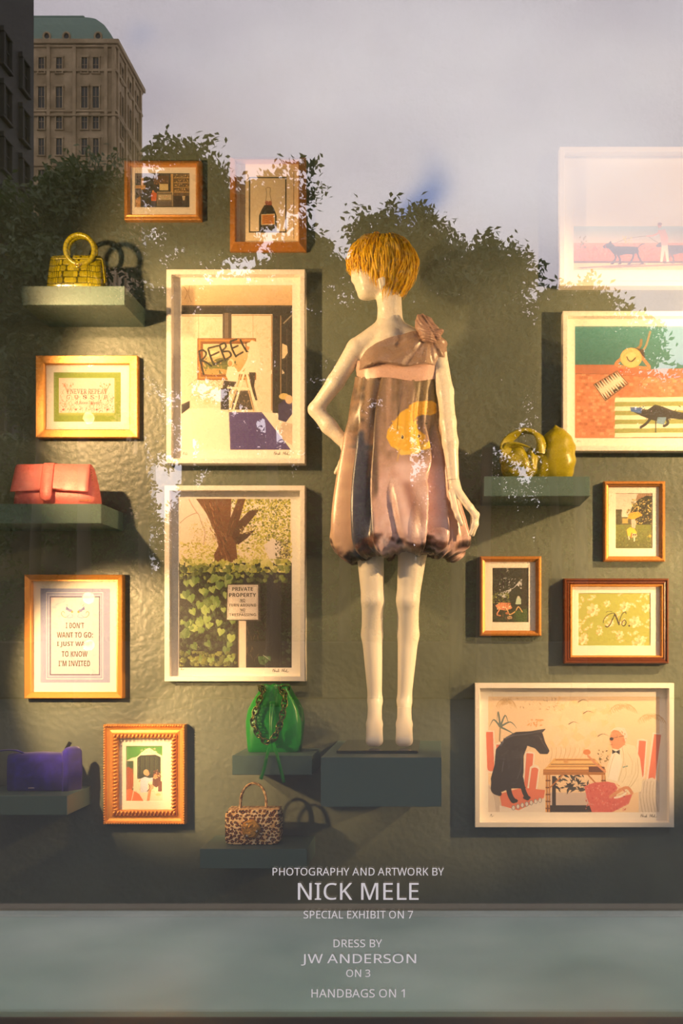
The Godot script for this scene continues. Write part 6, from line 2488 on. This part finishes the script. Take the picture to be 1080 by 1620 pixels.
func bucket_bag() -> void:
	var base := shelf_top(1195.5)
	var z := 0.1
	var u := mpp(z)
	var c := at(435, 1195, z)
	c.y = base
	var o := thing("handbag", "bright green leather bucket bag with a chain and hanging drawstrings", "handbag", Vector3(c.x, base, z), "designer handbags on the wall shelves")
	var m := mat(c8(20, 128, 40), 0.34)
	var prof := [[0.0, 39.0, 0.046, 7.0], [1.5, 40.5, 0.05, 7.0], [12, 42.5, 0.053, 5.0], [28, 44.5, 0.056, 3.6], [48, 46.0, 0.058, 2.8], [66, 43.0, 0.052, 2.4], [80, 35.5, 0.046, 2.2], [90, 29.0, 0.04, 2.1], [98, 24.5, 0.036, 2.0], [104, 22.0, 0.034, 2.0], [105, 20.0, 0.031, 2.0], [100, 18.5, 0.028, 2.0], [88, 18.0, 0.026, 2.0]]
	var st := begin()
	var rings := []
	for e in prof:
		var ring := plan_ring(c + Vector3(0, e[0] * u, 0), e[1] * u, e[2], e[3], 96)
		var g := clampf((e[0] - 30.0) / 70.0, 0.0, 1.0)
		for j in ring.size():
			var t := TAU * j / ring.size()
			var f := 1.0 + g * (0.13 * (absf(cos(t * 4.0 + 0.4)) - 0.6) + 0.05 * sin(t * 9.0))
			var dent := 1.0 - 0.3 * g * exp(-pow((wrapf(t, -PI, PI) - 0.05) / 0.22, 2.0))
			var v: Vector3 = ring[j] - c
			ring[j] = c + Vector3(v.x * f * dent, v.y + g * 0.003 * sin(t * 8.0), v.z * f * dent)
		rings.append(ring)
	loft(st, rings)
	obj("body", st, m, o)
	# drawstring: keeper, two knotted cords hanging over the shelf edge
	st = begin()
	cbox(st, at(431, 1112, 0.152), Vector3(10.0 * u, 4.5 * u, 0.006), 0.0015)
	obj("cord_keeper", st, m, o)
	for p in [[[428.5, 1113, 0.152], [428, 1130, 0.166], [428, 1150, 0.172], [427.5, 1174, 0.176], [424.5, 1186, 0.215], [421.5, 1197, 0.262], [418.5, 1212, 0.266], [412.5, 1233, 0.268]], [[433, 1113, 0.152], [431.5, 1130, 0.166], [430.5, 1150, 0.173], [432, 1174, 0.178], [436, 1188, 0.22], [439, 1199, 0.264], [443.5, 1216, 0.267], [449, 1238, 0.269]]]:
		var pts := []
		for q in p:
			pts.append(at(q[0], q[1], q[2]))
		st = begin()
		tube(st, curve(pts, 5), 2.5 * u, 8, false, 0.4, Vector3(0, 0.2, 1))
		var cord := obj("drawstring", st, m, o)
		st = begin()
		ball(st, at(p[7][0] - 0.3, p[7][1] - 3.0, p[7][2]), Vector3(2.4, 2.0, 2.2) * u, 9, 6)
		obj("cord_knot", st, m, cord)
	# chain, swagged across the front
	var chain := Node3D.new()
	chain.name = "chain"
	o.add_child(chain, true)
	var brass := mat(c8(92, 98, 50), 0.25, 0.8)
	var path := curve([at(418, 1094, 0.118), at(411, 1087, 0.13), at(416, 1092, 0.152), at(410, 1108, 0.158), at(405, 1122, 0.164), at(400, 1138, 0.169), at(406, 1158, 0.173), at(418, 1172, 0.178), at(429, 1172, 0.184), at(438, 1158, 0.182), at(445, 1138, 0.176), at(449, 1118, 0.168), at(450, 1100, 0.155), at(444, 1090, 0.135), at(455, 1088, 0.12)], 10)
	var length := 0.0
	var at_len := [0.0]
	for i in path.size() - 1:
		length += (path[i] as Vector3).distance_to(path[i + 1])
		at_len.append(length)
	var n := int(length / (9.0 * u))
	for k in n:
		var want := length * (k + 0.5) / n
		var i := 0
		while i < path.size() - 2 and at_len[i + 1] < want:
			i += 1
		var pos: Vector3 = (path[i] as Vector3).lerp(path[i + 1], (want - at_len[i]) / maxf(at_len[i + 1] - at_len[i], 1e-6))
		var t: Vector3 = ((path[mini(i + 2, path.size() - 1)] as Vector3) - path[maxi(i - 1, 0)]).normalized()
		var side := t.cross(Vector3(0, 0, 1)).normalized()
		var face := side.rotated(t, 0.35 if k % 2 == 0 else 1.15)
		var pts := []
		for q in 20:
			var a := TAU * q / 20
			var ex := signf(cos(a)) * pow(absf(cos(a)), 0.7) * 7.2 * u
			var ey := signf(sin(a)) * pow(absf(sin(a)), 0.8) * 4.3 * u
			pts.append(pos + t * ex + face * ey)
		st = begin()
		tube(st, pts, 1.25 * u, 7, true)
		var link := obj("link", st, brass, chain)
		link.position = -o.position


func leopard_bag() -> void:
	var base := shelf_top(1343)
	var zf := 0.184
	var u := mpp(zf)
	var c := at(398.5, 1337, zf)
	c.y = base
	var o := thing("handbag", "leopard-print mini bag with an arched handle and a gold cookie-like disc", "handbag", Vector3(c.x, base, 0.14), "designer handbags on the wall shelves")
	# rosettes
	var cv := Canvas.new(0, 0, 88, 56, 9.0, c8(240, 206, 150))
	cv.daubs(0, 0, 88, 56, 200, 4.0, [c8(226, 178, 112), c8(244, 216, 170), c8(232, 190, 128), c8(248, 226, 186)])
	for i in 12:
		for j in 19:
			var x := j * 4.9 + (i % 2) * 2.4 + cv.r.randf_range(-1.3, 1.3)
			var y := i * 4.8 + cv.r.randf_range(-1.3, 1.3) + 0.5
			var s := cv.r.randf_range(1.4, 2.1)
			var dk := c8(44, 26, 22)
			cv.disc(x, y, s * 0.72, s * 0.62, c8(150, 84, 40))
			var a0 := cv.r.randf() * TAU
			for k in cv.r.randi_range(2, 3):
				var a := a0 + k * 2.1
				var p := []
				for q in 5:
					var b := a + q * 0.36
					p.append(x + cos(b) * s)
					p.append(y + sin(b) * s * 0.88)
				cv.stroke(p, s * 0.7, dk)
	var m := mat(Color.WHITE, 0.5)
	m.albedo_texture = cv.texture()
	var st := begin()
	# body as a rounded slab: plan outline lofted in depth, uv laid over its front
	var w := 43.5 * u
	var h := at(0, 1282.5, zf).y - base
	var outline := []
	for i in 48:
		var a := TAU * (i + 0.5) / 48
		var s := sin(a)
		var k := cos(a)
		outline.append(Vector2(signf(s) * pow(absf(s), 0.22) * w, signf(k) * pow(absf(k), 0.22) * h * 0.5))
	var rings := []
	var uvs := []
	for e in [[0.0, 0.95, 0.0], [0.0, 0.985, 0.003], [0.0, 1.0, 0.01], [0.0, 1.0, 0.078], [0.0, 0.985, 0.086], [0.0, 0.95, 0.089]]:
		var ring := []
		var uv := []
		for q in outline:
			ring.append(Vector3(c.x + q.x * e[1], base + h * 0.5 + q.y * e[1], zf - e[2]))
			uv.append(Vector2(0.5 + q.x * (1.0 + e[2] * 3.0) / w * 0.42, 0.5 - q.y * (1.0 + e[2] * 3.0) / h * 0.84))
		rings.append(ring)
		uvs.append(uv)
	st.set_smooth_group(0)
	loft(st, rings, true, false, uvs)
	st.set_smooth_group(2)
	for e in [0, 5]:
		for j in 48:
			var j2 := (j + 1) % 48
			var ca := Vector3(c.x, base + h * 0.5, rings[e][0].z)
			for k in ([[rings[e][j], uvs[e][j]], [rings[e][j2], uvs[e][j2]], [ca, Vector2(0.5, 0.5)]] if e == 0 else [[rings[e][j2], uvs[e][j2]], [rings[e][j], uvs[e][j]], [ca, Vector2(0.5, 0.5)]]):
				st.set_uv(k[1])
				st.add_vertex(k[0])
	obj("body", st, m, o)
	# top lip a little behind the front
	st = begin()
	cbox(st, Vector3(c.x + 0.003, base + h + 0.001, zf - 0.048), Vector3(w * 1.9, 0.008, 0.05), 0.003)
	obj("top_panel", st, m, o)
	for dz in [0.03, 0.066]:
		var pts := []
		var z: float = zf - dz
		for p in [[380.5, 1284], [380.3, 1268], [383.5, 1254], [390, 1244], [401, 1239.5], [412, 1243.5], [418.5, 1254], [421, 1268], [420.5, 1284]]:
			pts.append(at(p[0], p[1], z))
		st = begin()
		tube(st, curve(pts, 6), 2.7 * u, 8, false, 0.6)
		obj("handle", st, m, o)
	# gold disc with set stones
	var gold := mat(c8(214, 158, 62), 0.34, 0.5)
	gold.heightmap_enabled = true
	gold.heightmap_texture = noise_tex(41, 0.03, 128, 3)
	gold.heightmap_scale = 0.5
	var d := at(397, 1311.5, zf + 0.004)
	st = begin()
	rings = []
	for e in [[1.0, -0.003], [1.03, 0.002], [1.0, 0.006], [0.88, 0.0095], [0.6, 0.011], [0.3, 0.0115], [0.02, 0.0115]]:
		var ring := []
		for i in 40:
			var a := TAU * i / 40
			var rr: float = 14.6 * u * e[0] * (1.0 + 0.025 * sin(a * 5.0 + 1.0) + 0.012 * sin(a * 11.0))
			ring.append(d + Vector3(cos(a) * rr, sin(a) * rr, e[1] + 0.001 * sin(a * 3.0) * e[0]))
		rings.append(ring)
	loft(st, rings, true, false)
	var disc := obj("disc", st, gold, o)
	var gem := mat(c8(226, 214, 196), 0.08, 0.3)
	for p in [[386.5, 1309.5, 2.3], [390.5, 1304.5, 2.2], [401.5, 1307, 2.4], [397, 1314.5, 2.4], [405.5, 1315, 2.5], [390.5, 1322, 2.6]]:
		st = begin()
		ball(st, at(p[0], p[1], zf + 0.0135), Vector3(p[2] * u * 0.75, p[2] * u * 0.75, 0.002), 12, 6)
		obj("stone", st, gem, disc)
		st = begin()
		var rp := []
		for i in 14:
			rp.append(at(p[0] + cos(TAU * i / 14) * p[2], p[1] + sin(TAU * i / 14) * p[2], zf + 0.0135))
		tube(st, rp, 0.55 * u, 5, true)
		obj("setting", st, M.dark, disc)
	st = begin()
	tube(st, curve([at(393, 1311, zf + 0.014), at(396, 1306.5, zf + 0.0165), at(400, 1304, zf + 0.014)], 5), 1.3 * u, 7)
	obj("ridge", st, gold, disc)


func olive_bag() -> void:
	var base := shelf_top(753.7)
	var o := thing("handbag", "olive yellow slouchy leather bag with a twisted top handle", "handbag", Vector3(at(850, 760, 0.13).x, base, 0.13), "designer handbags on the wall shelves")
	var m := mat(c8(150, 142, 20), 0.36)
	var z := 0.13
	var b := func(x0: float, y0: float, z0: float, r0: float, x1: float, y1: float, z1: float, r1: float, fl := 1.0) -> Array:
		return [at(x0, y0, z0), at(x1, y1, z1), r0 * mpp(z0), r1 * mpp(z1), Vector3(0, 0, 1), fl]
	var bones := [
		b.call(818, 738, z, 26, 882, 740, z, 26, 1.15),
		b.call(812, 730, z + 0.012, 23, 816, 722, z + 0.012, 19, 1.15),
		b.call(836, 734, z + 0.012, 24, 842, 730, z + 0.01, 22, 1.2),
		b.call(883, 726, z + 0.01, 28, 882, 704, z, 25, 1.35),
		b.call(882, 706, z, 22, 878, 680, z - 0.005, 5.5, 1.5),
		b.call(878, 690, z, 9, 877.5, 674, z - 0.008, 3.2, 1.3),
		b.call(860, 712, z, 15, 872, 684, z - 0.005, 6, 1.4),
		b.call(894, 708, z, 16, 886, 688, z - 0.005, 8, 1.4),
		b.call(812, 722, z, 18, 803, 710, z, 11, 1.3),
	]
	var wz := z
	var crease := func(p: Vector3, d: float) -> float:
		var s := FX / (CZ - p.z)
		var x := VX + p.x * s
		var y := VY - (p.y - CY) * s
		var f := 0.0
		# deep valley under the handle, soft dents left and right
		f += 0.022 * exp(-pow((x - 848 + (y - 705) * -0.05) / 5.0, 2.0)) * smoothstep(762.0, 700.0, y) * smoothstep(0.06, 0.18, p.z)
		f += 0.010 * exp(-pow((x - 833 - (y - 715) * 0.25) / 4.0, 2.0)) * smoothstep(756.0, 720.0, y)
		f += 0.005 * exp(-pow((y - 742 - (x - 815) * 0.3) / 5.0, 2.0)) * smoothstep(845.0, 815.0, x)
		f += 0.005 * exp(-pow((x - 866 + (y - 690) * 0.35) / 5.0, 2.0))
		f += 0.0022 * sin(x * 0.21 + y * 0.13) * sin(y * 0.17 - x * 0.05)
		return maxf(d + f, base - p.y)
	var st := begin()
	blob(st, bones, 0.003, 0.0045, crease)
	obj("body", st, m, o)
	# handle: a broad band rising from the left shoulder, twisting over to the right lobe
	st = begin()
	var rings := []
	var pts := curve([at(806, 720, 0.165), at(799, 708, 0.165), at(804, 696, 0.16), at(816, 687, 0.155), at(830, 682, 0.15), at(843, 684, 0.15), at(853, 692, 0.155), at(858, 704, 0.16), at(858, 718, 0.16)], 7)
	for i in pts.size():
		var f := float(i) / (pts.size() - 1)
		var t: Vector3 = ((pts[mini(i + 1, pts.size() - 1)] as Vector3) - pts[maxi(i - 1, 0)]).normalized()
		var w := t.cross(Vector3(0, 0, 1)).normalized()
		w = w.rotated(t, 0.4 + 2.4 * f)
		var nn := t.cross(w)
		var half := (12.5 - 2.0 * sin(PI * f)) * mpp(0.15)
		var ring := []
		for k in 14:
			var a := TAU * k / 14
			ring.append((pts[i] as Vector3) + w * cos(a) * half + nn * (sin(a) * half * 0.38 + 0.0022 * cos(a * 3.0)))
		rings.append(ring)
	loft(st, rings)
	obj("handle", st, m, o)
	st = begin()
	tube(st, curve([at(796, 716, 0.17), at(799, 706, 0.176), at(808, 702, 0.178), at(822, 703, 0.178), at(838, 708, 0.174)], 6), [0.004, 0.006, 0.008, 0.009, 0.01, 0.01, 0.01, 0.01, 0.01, 0.01, 0.01, 0.0095, 0.009, 0.0085, 0.008, 0.0075, 0.007, 0.0065, 0.006, 0.0055, 0.005, 0.0045, 0.004, 0.0035, 0.003], 9, false, 0.6)
	obj("handle_fold", st, m, o)
